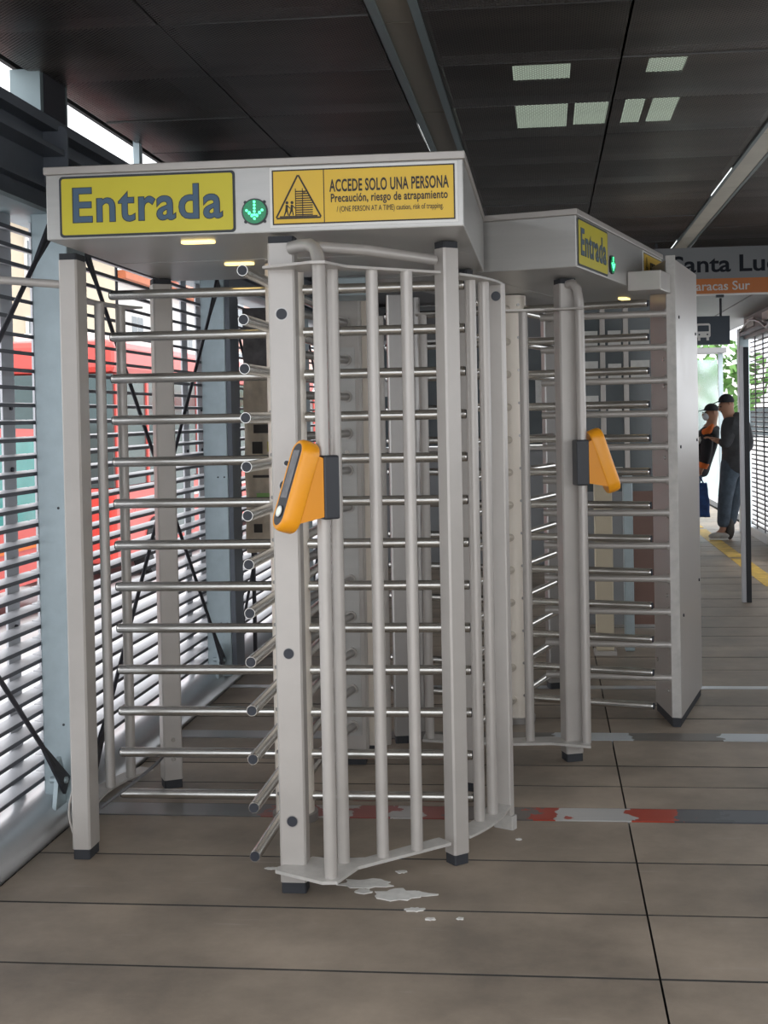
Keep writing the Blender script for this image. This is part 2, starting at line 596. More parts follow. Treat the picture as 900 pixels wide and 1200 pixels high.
# ================================================================ SETTING
# ---- floor: boards are parts
XL, XR, XS = -1.79, 2.55, .275
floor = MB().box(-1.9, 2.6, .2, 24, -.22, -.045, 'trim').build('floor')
tag(floor, 'brown grey boards across the platform with metal joint strips', kind='structure')
rows = [.2, .65, 1.09, 1.53, 1.97, 2.405, 2.965 - .123, 3.402 - .0, 3.839, 4.286, 4.718]
rows = [.31, .747, 1.184, 1.62, 2.057, 2.50, 2.965, 3.402, 3.839, 4.286, 4.718]
rows2 = [4.871, 5.162, 5.462, 5.89]
rows3 = [6.03, 6.32, 6.606, 7.00]
rows4 = [7.075, 7.522, 7.914, 8.288, 8.66, 9.009, 9.496, 9.93, 10.37, 10.81, 11.25, 11.69, 12.13, 12.57, 13.0, 13.44, 13.9, 14.4, 14.9, 15.4, 15.9, 16.4, 16.9, 17.6, 18.3, 19, 20, 21, 22, 23]
board_cache = {}


def board(x0, x1, y0, y1):
    wdt, dep = round(x1 - x0 - .006, 3), round(y1 - y0 - .010, 3)
    k = (wdt, dep)
    if k not in board_cache:
        a, b = wdt / 2, dep / 2
        q = [(-a, -b), (a, -b), (a, b), (-a, b)]
        sides = [(x, y, -.04) for x, y in q] + [(x, y, 0) for x, y in q]
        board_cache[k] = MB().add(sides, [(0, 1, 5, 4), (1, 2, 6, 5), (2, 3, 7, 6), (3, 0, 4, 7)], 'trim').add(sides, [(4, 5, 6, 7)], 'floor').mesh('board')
    o = link('board', board_cache[k], floor, ((x0 + x1) / 2, (y0 + y1) / 2, random.uniform(-.0012, .0)))
    o.rotation_euler = (0, 0, random.uniform(-.0008, .0008))


for rs in (rows, rows2, rows3, rows4):
    for a, b in zip(rs, rs[1:]):
        board(XL, XS, a, b)
        board(XS, XR, a, b)
for y0, y1, mn in ((4.722, 4.867, 'strip'), (5.894, 6.026, 'strip2'), (7.005, 7.07, 'kerb'), (9.2, 9.2, None)):
    if mn:
        MB().box(XL, XR, y0, y1, -.05, .0015, mn).build('joint_strip', floor)
# worn yellow guide line
for a, b in ((9.0, 11.0), (11.1, 13.2), (13.3, 16.5), (16.7, 20)):
    MB().box(1.83, 1.99, a, b, -.001, .0015, 'yellowline').build('guide_line', floor)
# paint spills by the front post
spill = MB()
rnd = random.Random(3)
for cx, cy, rx, ry in ((-.60, 4.05, .085, .045), (-.49, 3.96, .07, .05), (-.44, 3.97, .07, .02), (-.50, 4.16, .02, .012), (-.42, 3.84, .03, .018), (-.60, 3.98, .03, .02), (-.94, 4.17, .022, .012),
                       (-.37, 3.77, .018, .01), (-.28, 3.78, .012, .01), (-.12, 4.5, .012, .01)):
    n = 18
    ph = [rnd.uniform(.65, 1.2) for _ in range(n)]
    pts = [(cx + rx * ph[i] * cos(2 * pi * i / n), cy + ry * ph[i] * sin(2 * pi * i / n)) for i in range(n)]
    spill.prism(pts, -.001, .0014 + .0003 * (abs(cx) * 97 % 3), 'paintchip')
tag(spill.build('paint_spill', floor), 'white paint spots on the floor')

# ---- ceiling: frame with hung perforated panels
CZ = 2.85
ceil = MB()
YB = [2.25 + .672 * k for k in range(14)]
XSEG = [(-1.95, -1.285), (-1.285, -.565), (-.39, .307), (.307, 1.045), (1.20, 1.9), (1.9, 2.6)]
for a, b in XSEG:
    for x in (a, b):
        ceil.box(x - .006, x + .006, 1.5, 11.0, CZ + .001, CZ + .035, 'gridbar')
for yb in YB:
    for a, b in XSEG:
        ceil.box(a, b, yb - .006, yb + .006, CZ + .0015, CZ + .03, 'gridbar')
# roof deck with skylight openings
DZ = 3.35


def deck(holes, x0, x1, y0, y1):
    xs = sorted({x0, x1} | {h[0] for h in holes} | {h[1] for h in holes})
    ys = sorted({y0, y1} | {h[2] for h in holes} | {h[3] for h in holes})
    for xa, xb in zip(xs, xs[1:]):
        for ya, yb_ in zip(ys, ys[1:]):
            cx, cy = (xa + xb) / 2, (ya + yb_) / 2
            if any(h[0] < cx < h[1] and h[2] < cy < h[3] for h in holes):
                continue
            ceil.box(xa, xb, ya, yb_, DZ, DZ + .012, 'roofdeck')


deck([(-.155, .16, 7.60, 8.40), (.20, .41, 7.62, 8.36), (.50, .62, 7.65, 8.36), (.66, .82, 7.65, 8.36),
      (-.15, .16, 6.86, 7.2), (.57, .77, 6.83, 7.15)], -2.03, 2.8, 1.2, 11.1)
for hx0_, hx1_, hy0_, hy1_ in ((-.17, .84, 7.55, 8.45), (-.17, .18, 6.8, 7.25), (.55, .80, 6.8, 7.2)):
    ceil.box(hx0_, hx1_, hy0_, hy1_, DZ + .013, DZ + .02, 'skylight')
ceil.box(-2.03, -2.01, 1.2, 11.1, CZ + .02, DZ, 'roofdeck')
ceil.box(2.75, 2.8, 1.2, 11.1, CZ + .02, DZ, 'roofdeck')
ceil.box(-2.03, 2.8, 11.05, 11.1, CZ - .0, DZ, 'roofdeck')
ceil.box(-2.03, 2.8, 1.2, 1.25, CZ - .0, DZ, 'roofdeck')
ceiling = tag(ceil.build('ceiling'), 'dark ceiling of perforated metal panels', kind='structure')
pc = {}
for a, b in XSEG:
    for k in range(len(YB) - 1):
        wd, dp = b - a - .009, .672 - .008
        key = (round(wd, 3), k % 3)
        if key not in pc:
            nx, ny = 4, 4
            vs_, fs_ = [], []
            for j in range(ny + 1):
                for i in range(nx + 1):
                    uu, vv = i / nx, j / ny
                    sag = -.006 * (1 + .6 * (k % 3)) * sin(pi * uu) * sin(pi * vv)
                    vs_.append(((uu - .5) * wd, (vv - .5) * dp, sag))
            for j in range(ny):
                for i in range(nx):
                    q = j * (nx + 1) + i
                    fs_.append((q, q + nx + 1, q + nx + 2, q + 1))
            mb = MB().add(vs_, fs_, 'perf', True)
            # folded rim
            for x in (-wd / 2, wd / 2):
                mb.add([(x, -dp / 2, 0), (x, dp / 2, 0), (x, dp / 2, .02), (x, -dp / 2, .02)], [(0, 1, 2, 3)], 'gridbar')
            for y in (-dp / 2, dp / 2):
                mb.add([(-wd / 2, y, 0), (wd / 2, y, 0), (wd / 2, y, .02), (-wd / 2, y, .02)], [(0, 1, 2, 3)], 'gridbar')
            pc[key] = mb.mesh('ceiling_panel')
        o = link('ceiling_panel', pc[key], ceiling, ((a + b) / 2, YB[k] + .336, CZ - random.uniform(0, .008)))
        o.rotation_euler = (random.uniform(-.006, .006), random.uniform(-.005, .005), 0)

# lower soffit further on
sf = MB().box(-1.95, 2.6, 11.0, 19.0, 2.62, 2.70, 'soffit')
sf.box(-1.95, 2.6, 10.97, 11.0, 2.60, 2.86, 'soffit')
for x in (0., 1.0, 2.0):
    sf.box(x, x + .015, 11, 19, 2.612, 2.62, 'gridbar')
tag(sf.build('ceiling'), 'paler lower soffit beyond the station sign', kind='structure')


# ---- ceiling light channels
def light_channel(x0, x1, y0, y1, label, joints, cover, stubs, fr=.028, drop=0):
    t = thing('ceiling_light', label, 'ceiling light', (x0, y0, CZ), group=None)
    W = x1 - x0
    for a in (0, W - fr):
        MB().box(a, a + fr, 0, y1 - y0, -.012, .03, 'frame_blue').build('frame', t)
    ys = [y0] + joints + [y1]
    for a, b in zip(ys, ys[1:]):
        MB().box(fr + .001, W - fr - .001, a - y0 + .004, b - y0 - .004, .004 - drop, .012, cover).build('cover_panel', t)
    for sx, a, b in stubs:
        MB().cyl((sx - x0, a - y0, -.003), (sx - x0, b - y0, -.003), .009, 'stub_glow').build('bright_stub', t)  # glowing stubs stand in for tube ends and sky showing through gaps


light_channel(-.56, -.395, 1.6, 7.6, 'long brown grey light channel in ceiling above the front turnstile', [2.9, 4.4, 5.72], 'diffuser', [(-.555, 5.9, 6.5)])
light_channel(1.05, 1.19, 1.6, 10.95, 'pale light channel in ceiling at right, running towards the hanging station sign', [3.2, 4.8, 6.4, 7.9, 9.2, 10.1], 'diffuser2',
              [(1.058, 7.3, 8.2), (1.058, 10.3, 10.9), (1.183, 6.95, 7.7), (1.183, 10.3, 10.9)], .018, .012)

# ---- left wall: kerb, columns, slats, beam, braces
wl = MB()
prof = [(-2.05, 0), (-1.79, 0), (-1.792, .018), (-1.81, .05), (-1.84, .075), (-1.88, .092), (-1.92, .10), (-2.05, .10)]
n = len(prof)
vs_ = [(x, 1.0, z) for x, z in prof] + [(x, 19.0, z) for x, z in prof]
wl.add(vs_, [list(range(n)), list(range(n, 2 * n))[::-1]], 'kerb')
wl.add(vs_, [(i, i + n, (i + 1) % n + n, (i + 1) % n) for i in range(n)], 'kerb', True)
# eaves beam: bottom plate, web, flanges, top flange
wl.box(-2.06, -1.84, 1.0, 19, 2.285, 2.30, 'galv')
wl.box(-2.02, -1.965, 1.0, 19, 2.30, 2.70, 'galv_dark')
wl.box(-2.0, -1.885, 1.0, 19, 2.40, 2.415, 'galv_dark')
wl.box(-2.0, -1.93, 1.0, 19, 2.30, 2.402, 'galv_dark')
wl.box(-2.0, -1.875, 1.0, 19, 2.555, 2.575, 'galv_dark')
wl.box(-2.02, -1.90, 1.0, 19, 2.655, 2.695, 'galv_dark')
wall_left = tag(wl.build('wall_left'), 'left side wall of horizontal grey louvre slats on a silver kerb', kind='structure')
COLS = [2.29, 4.65, 7.01, 9.37, 11.73, 14.09, 16.45]
cm = MB()
cm.box(-.07, .07, 0, .19, .06, 2.30, 'galv', .006)
for z in (1.18, .36):
    for x in (.012, .048):
        cm.cyl((x, -.0015, z), (x, .002, z), .005, 'plug', 8)
cme = cm.mesh('column')
# dark box for the right side face of one column
fm = MB().box(.071, .098, .0, .19, .08, 2.29, 'galv_dark', .003).mesh('column_dark_side')
st = MB()
pts = round_rect(0, .10, 0, .26, .03)
st.plate(pts, 0, .012, 'galv_dark')
stm = st.mesh('stiffener_plate')
post = MB().box(-.02, .10, 0, .28, 0, .16, 'frame_blue').box(.10, .104, .03, .25, .0, .16, 'rod')
pm = post.mesh('clerestory_post')
for i, y in enumerate(COLS):
    c = link('column', cme, wall_left, (-1.845, y, 0))
    if i == 2:
        link('column_dark_side', fm, wall_left, (-1.845, y, 0))
    link('stiffener_plate', stm, wall_left, (-1.965, y + .28, 2.415))
    link('clerestory_post', pm, wall_left, (-2.0, y + .09, 2.695))
    link('clerestory_post', MB().box(-.0, .03, 0, .05, 0, .16, 'galv').mesh('clerestory_post'), wall_left, (-1.96, y + 1.38, 2.695))

# slats
SLX, SD = -1.955, .06
bays = list(zip(COLS, COLS[1:]))
for y0, y1 in bays[:5]:
    a, b = y0 + .09, y1 + .07
    L = b - a
    mb = MB()
    t_ = .0045
    tilt = .006
    for (x0, za, x1, zb) in ((-SD / 2, tilt, SD / 2, 0),):
        mb.add([(x0, -L / 2, za), (x1, -L / 2, zb), (x1, L / 2, zb), (x0, L / 2, za), (x0, -L / 2, za - t_), (x1, -L / 2, zb - t_), (x1, L / 2, zb - t_), (x0, L / 2, za - t_)],
               [(0, 1, 2, 3), (7, 6, 5, 4), (0, 4, 5, 1), (3, 2, 6, 7), (0, 3, 7, 4)], 'slat')
    mb.box(SD / 2, SD / 2 + .004, -L / 2, L / 2, -.013, .001, 'slat_edge')
    sme = mb.mesh('slat')
    for k in range(33):
        link('slat', sme, wall_left, (SLX, (a + b) / 2, .155 + .0645 * k))
# stringers that carry the slats
sm_ = MB().box(-.004, .004, -.055, .055, .1, 2.285, 'slat')
for z in (.74, 1.33, 1.56):
    sm_.cyl((.003, .01, z), (.012, .01, z), .009, 'rod', 10)
sme2 = sm_.mesh('slat_stringer')
thin = MB().box(-.003, .003, -.012, .012, .1, 2.285, 'rod').mesh('slat_stringer')
for y0, y1 in bays:
    link('slat_stringer', sme2, wall_left, (-1.995, y0 + .24, 0))
    link('slat_stringer', sme2, wall_left, (-1.995, y1 - .06, 0))
    link('slat_stringer', thin, wall_left, (-1.99, (y0 + y1) / 2, 0))


# brace rods with end plates
def rod(p, q, nm='brace_rod'):
    mb = MB()
    p, q = Vector(p), Vector(q)
    d = (q - p).normalized()
    mb.cyl(p + d * .16, q - d * .16, .009, 'rod', 10)
    for e, s in ((p, 1), (q, -1)):
        a, b = e, e + d * s * .28
        nrm = Vector((0, -d.z, d.y)).normalized()
        vs_ = []
        for x in (-.006, .006):
            vs_ += [a + nrm * .036 + Vector((x, 0, 0)), a - nrm * .036 + Vector((x, 0, 0)), b - nrm * .008 + Vector((x, 0, 0)), b + nrm * .008 + Vector((x, 0, 0))]
        mb.add(vs_, [(0, 1, 2, 3), (7, 6, 5, 4), (0, 4, 5, 1), (1, 5, 6, 2), (2, 6, 7, 3), (3, 7, 4, 0)], 'rod')
    return mb.build(nm, wall_left)


for i, (y0, y1) in enumerate(bays[:4]):
    rod((-1.815, y0 + .22 if i else y0, 2.27), (-1.815, y1 - .03, .14))
    rod((-1.80, y0 + .22 if i else y0, .14), (-1.80, y1 - .03, 2.27))
# gusset and bolt at the foot of each column
gm = MB()
gm.add([(-.008, 0, 0), (-.008, .10, 0), (-.008, .085, .14), (-.008, .06, .185), (-.008, .035, .17), (-.008, .03, .1),
        (.008, 0, 0), (.008, .10, 0), (.008, .085, .14), (.008, .06, .185), (.008, .035, .17), (.008, .03, .1)],
       [(0, 1, 2, 3, 4, 5), (11, 10, 9, 8, 7, 6), (0, 6, 7, 1), (1, 7, 8, 2), (2, 8, 9, 3), (3, 9, 10, 4), (4, 10, 11, 5), (5, 11, 6, 0)], 'galv')
gm.cyl((-.03, .05, .1), (.035, .05, .1), .013, 'galv', 6)
gme = gm.mesh('gusset_plate')
for y in COLS[1:4]:
    link('gusset_plate', gme, wall_left, (-1.835, y - .11, .068))

# ---- right wall far away
wr_ = MB()
wr_.box(2.42, 2.6, 12.9, 16.0, 0, .10, 'kerb')
wr_.box(2.42, 2.6, 12.9, 16.0, 2.36, 2.62, 'signgrey')
wr_.box(2.37, 2.42, 12.9, 16.0, 2.40, 2.44, 'galv_dark')
# unseen waist high wall and band, added to cut light from the right
wr_.box(2.62, 2.70, .2, 12.9, 0, 1.25, 'signgrey')
wr_.box(2.62, 2.70, .2, 12.9, 2.2, 2.88, 'signgrey')
wall_right = tag(wr_.build('wall_right'), 'right side wall of pale louvre slats', kind='structure')
for k in range(6):
    MB().box(2.60, 2.72, .4 + 2.36 * k, .54 + 2.36 * k, 0, 2.85, 'galv', .006).build('column', wall_right)
sl = MB().box(-.03, .03, 0, 2.9, -.003, .003, 'white').box(-.034, -.03, 0, 2.9, -.012, .003, 'slat_edge').mesh('slat')
for k in range(40):
    link('slat', sl, wall_right, (2.50, 12.95, .13 + .056 * k))
for k, y in enumerate((13.2, 13.75, 14.3, 14.85, 15.4)):
    MB().box(2.452, 2.462, y, y + .04, .1, 2.36, 'slat_edge').build('slat_stringer', wall_right)
MB().box(2.36, 2.48, 16.0, 16.2, 0, 2.50, 'galv', .01).build('column', wall_right)
for y in (13.0, 14.1, 15.2):
    MB().box(2.405, 2.42, y, y + .5, 2.48, 2.58, 'white').build('clerestory_pane', wall_right)
cbl = [(2.36, 11.2 + .36 * i, 2.50 + .04 * sin(i * 1.3) - (.08 if 3 < i < 9 else 0)) for i in range(14)]
MB().tube(cbl, .014, 'slat', 8).build('cable_duct', wall_right)

# platform edges and roads outside
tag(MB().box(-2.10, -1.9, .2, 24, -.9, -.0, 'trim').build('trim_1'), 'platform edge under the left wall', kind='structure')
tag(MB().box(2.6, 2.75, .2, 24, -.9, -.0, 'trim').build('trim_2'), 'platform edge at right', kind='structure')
tag(MB().box(-60, 60, -20, 140, -1.0, -.9, 'road').build('road'), 'pale concrete road outside the station', kind='structure')

# ================================================================ FRONT TURNSTILE
PITCHZ, Z0 = .1575, .095
arm_mb = MB()
arm_mb.cyl((.06, 0, 0), (.662, 0, 0), .0185, 'inox', 20, caps=False)
arm_mb.cyl((.662, 0, 0), (.668, 0, 0), .0185, 'inox', 20, r2_=.0175)
arm_mb.cyl((.6675, 0, 0), (.672, 0, 0), .0162, 'plug', 20, r2_=.015)
ARM = arm_mb.mesh('arm')


def rotor(parent, cx, cy, a0, nar=13, Z0=.088):
    mb = MB().cyl((0, 0, .03), (0, 0, 2.075), .072, 'column_inox', 28)
    mb.cyl((0, 0, .0), (0, 0, .03), .085, 'inox_dark_shaded', 28)
    for k in range(13):   # rivets between the arms
        for q in range(4):
            a = a0 + q * pi / 2 + pi / 4
            z = Z0 + k * PITCHZ + .02
            mb.cyl((.070 * cos(a), .070 * sin(a), z), (.075 * cos(a), .075 * sin(a), z), .007, 'inox_dark_shaded', 8)
    ro = mb.build('rotor_column', parent, (cx, cy, 0))
    for q in range(4):
        for k in range(nar):
            link('arm', ARM, ro, (0, 0, Z0 + k * PITCHZ), a0 + q * pi / 2)
    return ro


def pole(parent, x, y, z0, z1, rad=.0195, nm='guard_tube', mn='paint'):
    key = (round(z0, 3), round(z1, 3), rad, mn)
    if key not in pole_cache:
        pole_cache[key] = MB().cyl((0, 0, z0), (0, 0, z1), rad, mn, 18).mesh(nm)
    return link(nm, pole_cache[key], parent, (x, y, 0))


pole_cache = {}


def post_mesh(wx, wy, z1, dirty=True, holes=()):
    mb = MB().rbox(0, 0, wx, wy, .035, z1, 0, 'paint')
    mb.rbox(0, 0, wx - .006, wy - .006, .0, .035, 0, 'rubber', .004)
    mb.rbox(0, 0, wx - .004, wy - .004, z1, z1 + .022, 0, 'rubber', .004)
    for x, z, rr_ in holes:
        mb.cyl((x, -wy / 2 - .002, z), (x, -wy / 2 + .004, z), rr_, 'plug', 20)
        mb.cyl((x, -wy / 2 - .0012, z), (x, -wy / 2 + .004, z), rr_ + .0025, 'inox_dark_shaded', 20)
    return mb.mesh('post')


def arc_plate(parent, cx, cy, a0, a1, ri, ro_, z, th=.008, nm='guard_rail', n=14):
    pts = [(cx + ro_ * cos(a0 + (a1 - a0) * i / n), cy + ro_ * sin(a0 + (a1 - a0) * i / n)) for i in range(n + 1)]
    pts += [(cx + ri * cos(a1 + (a0 - a1) * i / n), cy + ri * sin(a1 + (a0 - a1) * i / n)) for i in range(n + 1)]
    return MB().prism(pts, z, z + th, 'paint_dirty').build(nm, parent)


def screws(mb, pts, nrm=(0, -1, 0), rad=.009, mn='inox'):
    for p in pts:
        p = Vector(p)
        mb.cyl(p, p + Vector(nrm) * .006, rad, mn, 10)


def header(parent, x0, x1, y0, y1, z0=2.08, z1=2.31):
    mb = MB().box(x0, x1, y0, y1, z0, z1 - .024, 'header', .004)
    mb.box(x0 - .006, x1 + .006, y0 - .006, y1 + .006, z1 - .024, z1, 'paint', .003)
    # seams on the underside
    mb.box(x0 + .02, x1 - .02, (y0 + y1) / 2 - .002, (y0 + y1) / 2 + .002, z0 - .0012, z0 + .002, 'inox_dark_shaded')
    return mb.build('header', parent)


def sign_entrada(parent, x0, x1, z0, z1, y):
    mb = MB()
    mb.plate(round_rect(x0, x1, z0, z1, .012), y, .003, 'sign_edge')
    mb.plate(round_rect(x0 + .0075, x1 - .0075, z0 + .0075, z1 - .0075, .008), y - .003, .001, 'yellow')
    s = tag(mb.build('name_sign', parent), 'yellow sign reading Entrada')
    W, H_ = x1 - x0, z1 - z0
    zb, zt = z0 + .235 * H_, z0 + .80 * H_
    link('letter_outline', text_mesh('Entrada', x0 + .075 * W, x0 + .932 * W, zb - .0025, zt + .0025, y - .004, 'sign_edge', .028, th=.001, space=1.09), s)
    link('lettering', text_mesh('Entrada', x0 + .082 * W, x0 + .926 * W, zb, zt, y - .005, 'slate', .012, th=.001, space=1.11), s)
    return s


def caution_sign(parent, x0, x1, z0, z1, y, partial=False):
    W, H_ = x1 - x0, z1 - z0
    mb = MB()
    mb.box(x0, x1, y - .003, y, z0, z1, 'white')
    mb.box(x0 + .008, x1 - .008, y - .004, y - .001, z0 + .008, z1 - .008, 'ink')
    xd = x0 + .292 * W
    mb.box(x0 + .0125, xd - .0015, y - .005, y - .001, z0 + .0125, z1 - .0125, 'amber_sign')
    mb.box(xd + .0015, x1 - .0125, y - .005, y - .001, z0 + .0125, z1 - .0125, 'amber_sign')
    s = tag(mb.build('caution_sign', parent), 'amber caution sign with white edge')
    yy = y - .005
    # warning triangle with rounded corners
    g = MB()
    cx = (x0 + .010 + xd) / 2
    zb, zt = z0 + .15 * H_, z0 + .87 * H_
    hw = .122 * W
    A, B, C = Vector((cx - hw, zb)), Vector((cx + hw, zb)), Vector((cx, zt))
    for p, q in ((A, B), (B, C), (C, A)):
        d = (q - p).normalized()
        nn = Vector((-d.y, d.x)) * .0026
        a, b = p + d * .002, q - d * .002
        g.plate([tuple(a - nn), tuple(b - nn), tuple(b + nn), tuple(a + nn)], yy, .001, 'ink')
    # bars of the turnstile in the pictogram
    bx0, bx1 = cx - .01, cx + .045
    k = 0
    zz = zb + .008
    while zz < zb + .62 * (zt - zb):
        wfac = 1 - max(0, (zz - zb) / (zt - zb) - .35) * 1.3
        g.plate([(bx0, zz), (bx0 + (bx1 - bx0) * wfac, zz), (bx0 + (bx1 - bx0) * wfac, zz + .0035), (bx0, zz + .0035)], yy, .001, 'ink')
        zz += .0072
    for x in (bx0, bx0 + .022):
        g.plate([(x, zb + .005), (x + .0025, zb + .005), (x + .0025, zb + .68 * (zt - zb)), (x, zb + .68 * (zt - zb))], yy, .001, 'ink')
    g.plate([(A.x + .012, zb + .003), (B.x - .012, zb + .003), (B.x - .012, zb + .007), (A.x + .012, zb + .007)], yy, .001, 'ink')
    # two walking figures
    for px in (cx - .038, cx - .022):
        g.plate(circle(px + .002, zb + .048, .0048, 12), yy, .001, 'ink')
        g.plate([(px - .004, zb + .024), (px + .004, zb + .022), (px + .005, zb + .041), (px - .002, zb + .042)], yy, .001, 'ink')
        g.plate([(px - .009, zb + .008), (px - .006, zb + .007), (px + .003, zb + .025), (px - .003, zb + .026)], yy, .001, 'ink')
        g.plate([(px + .004, zb + .008), (px + .007, zb + .009), (px + .004, zb + .026), (px, zb + .025)], yy, .001, 'ink')
        g.plate([(px + .003, zb + .037), (px + .011, zb + .029), (px + .012, zb + .032), (px + .003, zb + .041)], yy, .001, 'ink')
    # sparks
    for a in (.9, 1.5, 2.0):
        p = Vector((cx + .018, zb + .074))
        d = Vector((cos(a), sin(a)))
        nn = Vector((-d.y, d.x)) * .0006
        a_, b_ = p + d * .002, p + d * .009
        g.plate([tuple(a_ - nn), tuple(b_ - nn), tuple(b_ + nn), tuple(a_ + nn)], yy, .001, 'ink')
    g.build('pictogram', s)
    tx0, tx1 = xd + .03 * W, x1 - .045 * W
    link('lettering', text_mesh('ACCEDE SOLO UNA PERSONA', tx0, tx1, z0 + .56 * H_, z0 + .77 * H_, yy, 'ink', .022, space=1.06), s)
    link('lettering', text_mesh('Precaución, riesgo de atrapamiento', tx0 + .004, tx1 - .004, z0 + .345 * H_, z0 + .53 * H_, yy, 'ink', .018, space=1.05), s)
    link('lettering', text_mesh('/ (ONE PERSON AT A TIME) caution, risk of trapping.', tx0 + .022, tx1 - .018, z0 + .20 * H_, z0 + .32 * H_, yy, 'ink', .0), s)
    return s


def arrow_light(parent, x, z, y):
    mb = MB()
    mb.plate(circle(x, z, .041, 28), y, .008, 'blackp')
    for a in (pi / 4, 3 * pi / 4, 5 * pi / 4, 7 * pi / 4):
        mb.plate(circle(x + .042 * cos(a) * 1.02, z + .042 * sin(a) * 1.02, .005, 8), y, .004, 'blackp')
    mb.plate(circle(x, z, .037, 28), y - .008, .002, 'gback')
    s = mb.build('arrow_lamp', parent)
    d = MB()
    pts = [(0, .028), (0, .018), (0, .008), (0, -.002), (0, -.012), (0, -.024)] + [(sx * k * .0082, -.024 + k * .0085) for k in (1, 2, 3) for sx in (-1, 1)]
    pts += [(.0085, .018), (.0085, .028), (.0085, .008)][:0]
    pts += [(sx * .0075, -.013 + .0) for sx in (-1, 1)] + [(sx * .016, -.005) for sx in (-1, 1)]
    for a, b in pts:
        d.plate(circle(x + a, z + b + .002, .0042, 10), y - .010, .002, 'gled')
    d.build('green_arrow', s)
    return s


def downlight(parent, x, y, z=2.08):
    mb = MB()
    pts = [(x + px, y + py) for px, py in round_rect(-.055, .055, -.022, .022, .018)]
    mb.prism(pts, z - .007, z, 'warm')
    return mb.build('downlight', parent)


def comb(parent, ax, ay, cx, cy, start, end, nm='comb_bar', n=12, mn='inox_dark_shaded', zz=.172):  # default dark steel puts the shade on the bars into their colour
    """fixed bars from plate point a towards rotor centre c"""
    d = Vector((cx - ax, cy - ay)).normalized()
    me = MB().cyl((start, 0, 0), (end, 0, 0), .0165, mn, 14).cyl((start, 0, 0), (start + .012, 0, 0), .024, 'paint', 14).mesh(nm)
    for k in range(n):
        link(nm, me, parent, (ax, ay, zz + k * PITCHZ), atan2(d.y, d.x))


C1 = Vector((-.96, 4.70))
T1 = thing('turnstile', 'front full height turnstile, grey steel bars, Entrada sign facing the viewer', 'turnstile', (C1.x, C1.y, 0))


def L1(x, y):
    return x - C1.x, y - C1.y


hx0, hy0 = L1(-1.565, 3.93)
hx1, hy1 = L1(-.24, 5.20)
hd = header(T1, hx0, hx1, hy0, hy1)
sign_entrada(T1, hx0 + .045, hx0 + .612, 2.086, 2.278, hy0)
caution_sign(T1, hx0 + .722, hx0 + 1.307, 2.094, 2.280, hy0)
arrow_light(T1, L1(-.891, 0)[0], 2.134 + .012, hy0)
downlight(T1, *L1(-1.11, 4.06))
downlight(T1, *L1(-1.12, 4.66))
rotor(T1, 0, 0, pi)
# posts
PM = post_mesh(.078, .078, 2.055)
PL = post_mesh(.064, .10, 2.055)
PR = post_mesh(.062, .062, 2.055)
front = post_mesh(.084, .07, 2.05, True, ((.0, 1.828, .0175), (0, 1.29, .0175), (.006, 1.361, .008), (0, .761, .0165), (0, .23, .0165)))
x, y = L1(-.818, 3.985)
link('post', front, T1, (x, y, 0), 0)
for (wx, wy, ang, pm_) in ((-1.612, 4.27, radians(0), PL), (-.322, 4.262, radians(40), PR), (-1.555, 5.10, radians(28), PM), (-.318, 5.10, radians(-24), PR)):
    x, y = L1(wx, wy)
    link('post', pm_, T1, (x, y, 0), ang)
# bolts on the rear left post foot
bb = MB()
screws(bb, [(0, -.039, .12), (0, -.039, .20)], (0, -1, 0))
o = bb.build('bolt_pair', T1)
x, y = L1(-1.555, 5.10)
o.location = (x, y, 0)
o.rotation_euler = (0, 0, radians(28))
# bent front tube + inner tubes
bt = [(-.785, 3.945, 2.032), (-.75, 3.925, 2.036), (-.715, 3.90, 2.034), (-.695, 3.88, 2.02), (-.684, 3.862, 1.99), (-.680, 3.852, 1.95), (-.680, 3.850, 1.5), (-.680, 3.850, .09)]
MB().tube([(*L1(a, b), c) for a, b, c in bt], .0205, 'paint', 18).build('bent_guard_tube', T1)
MB().tube([(*L1(-.69, 3.885), 2.025), (*L1(-.56, 4.0), 2.026), (*L1(-.36, 4.23), 2.016)], .0175, 'paint', 16).build('top_tube', T1)
for wx, wy in ((-.662, 3.985), (-.544, 4.043), (-.441, 4.113), (-.254, 4.43), (-.212, 4.51)):
    pole(T1, *L1(wx, wy), .09, 1.97)
# outermost flat end post
mb = MB().rbox(0, 0, .03, .062, .05, 1.97, 0, 'paint', .004).rbox(0, 0, .034, .08, 0, .05, 0, 'paint_dirty', .004)
mb.cyl((-.0, -.033, 1.915), (-.0, -.029, 1.915), .0, 'plug')
e = mb.build('end_post', T1)
x, y = L1(-.172, 4.63)
e.location = (x, y, 0)
e.rotation_euler = (0, 0, radians(62))
MB().cyl((0, -.021, 1.924), (0, -.016, 1.924), .017, 'plug', 18).build('plug', T1, (*L1(-.172, 4.612), 0))
# rails at foot and top of the guard
nose = [(-.865, 3.93), (-.865, 3.90), (-.70, 3.81), (-.655, 3.815), (-.64, 3.86), (-.61, 3.945), (-.335, 4.185), (-.38, 4.235), (-.60, 4.03), (-.70, 4.015), (-.77, 4.03)]
MB().prism([L1(*p) for p in nose], .082, .092, 'paint_dirty').build('guard_rail', T1)
MB().prism([L1(*p) for p in nose], 1.966, 1.974, 'paint').build('guard_rail', T1)
for z in (.082, 1.966):
    arc_plate(T1, 0, 0, radians(-33), radians(-2), .735, .815, z)
for z in (.082, 1.955):
    arc_plate(T1, 0, 0, radians(153), radians(212), .73, .80, z)
for wx, wy in ((-1.700, 4.774), (-1.665, 4.915)):
    pole(T1, *L1(wx, wy), .09, 1.957)
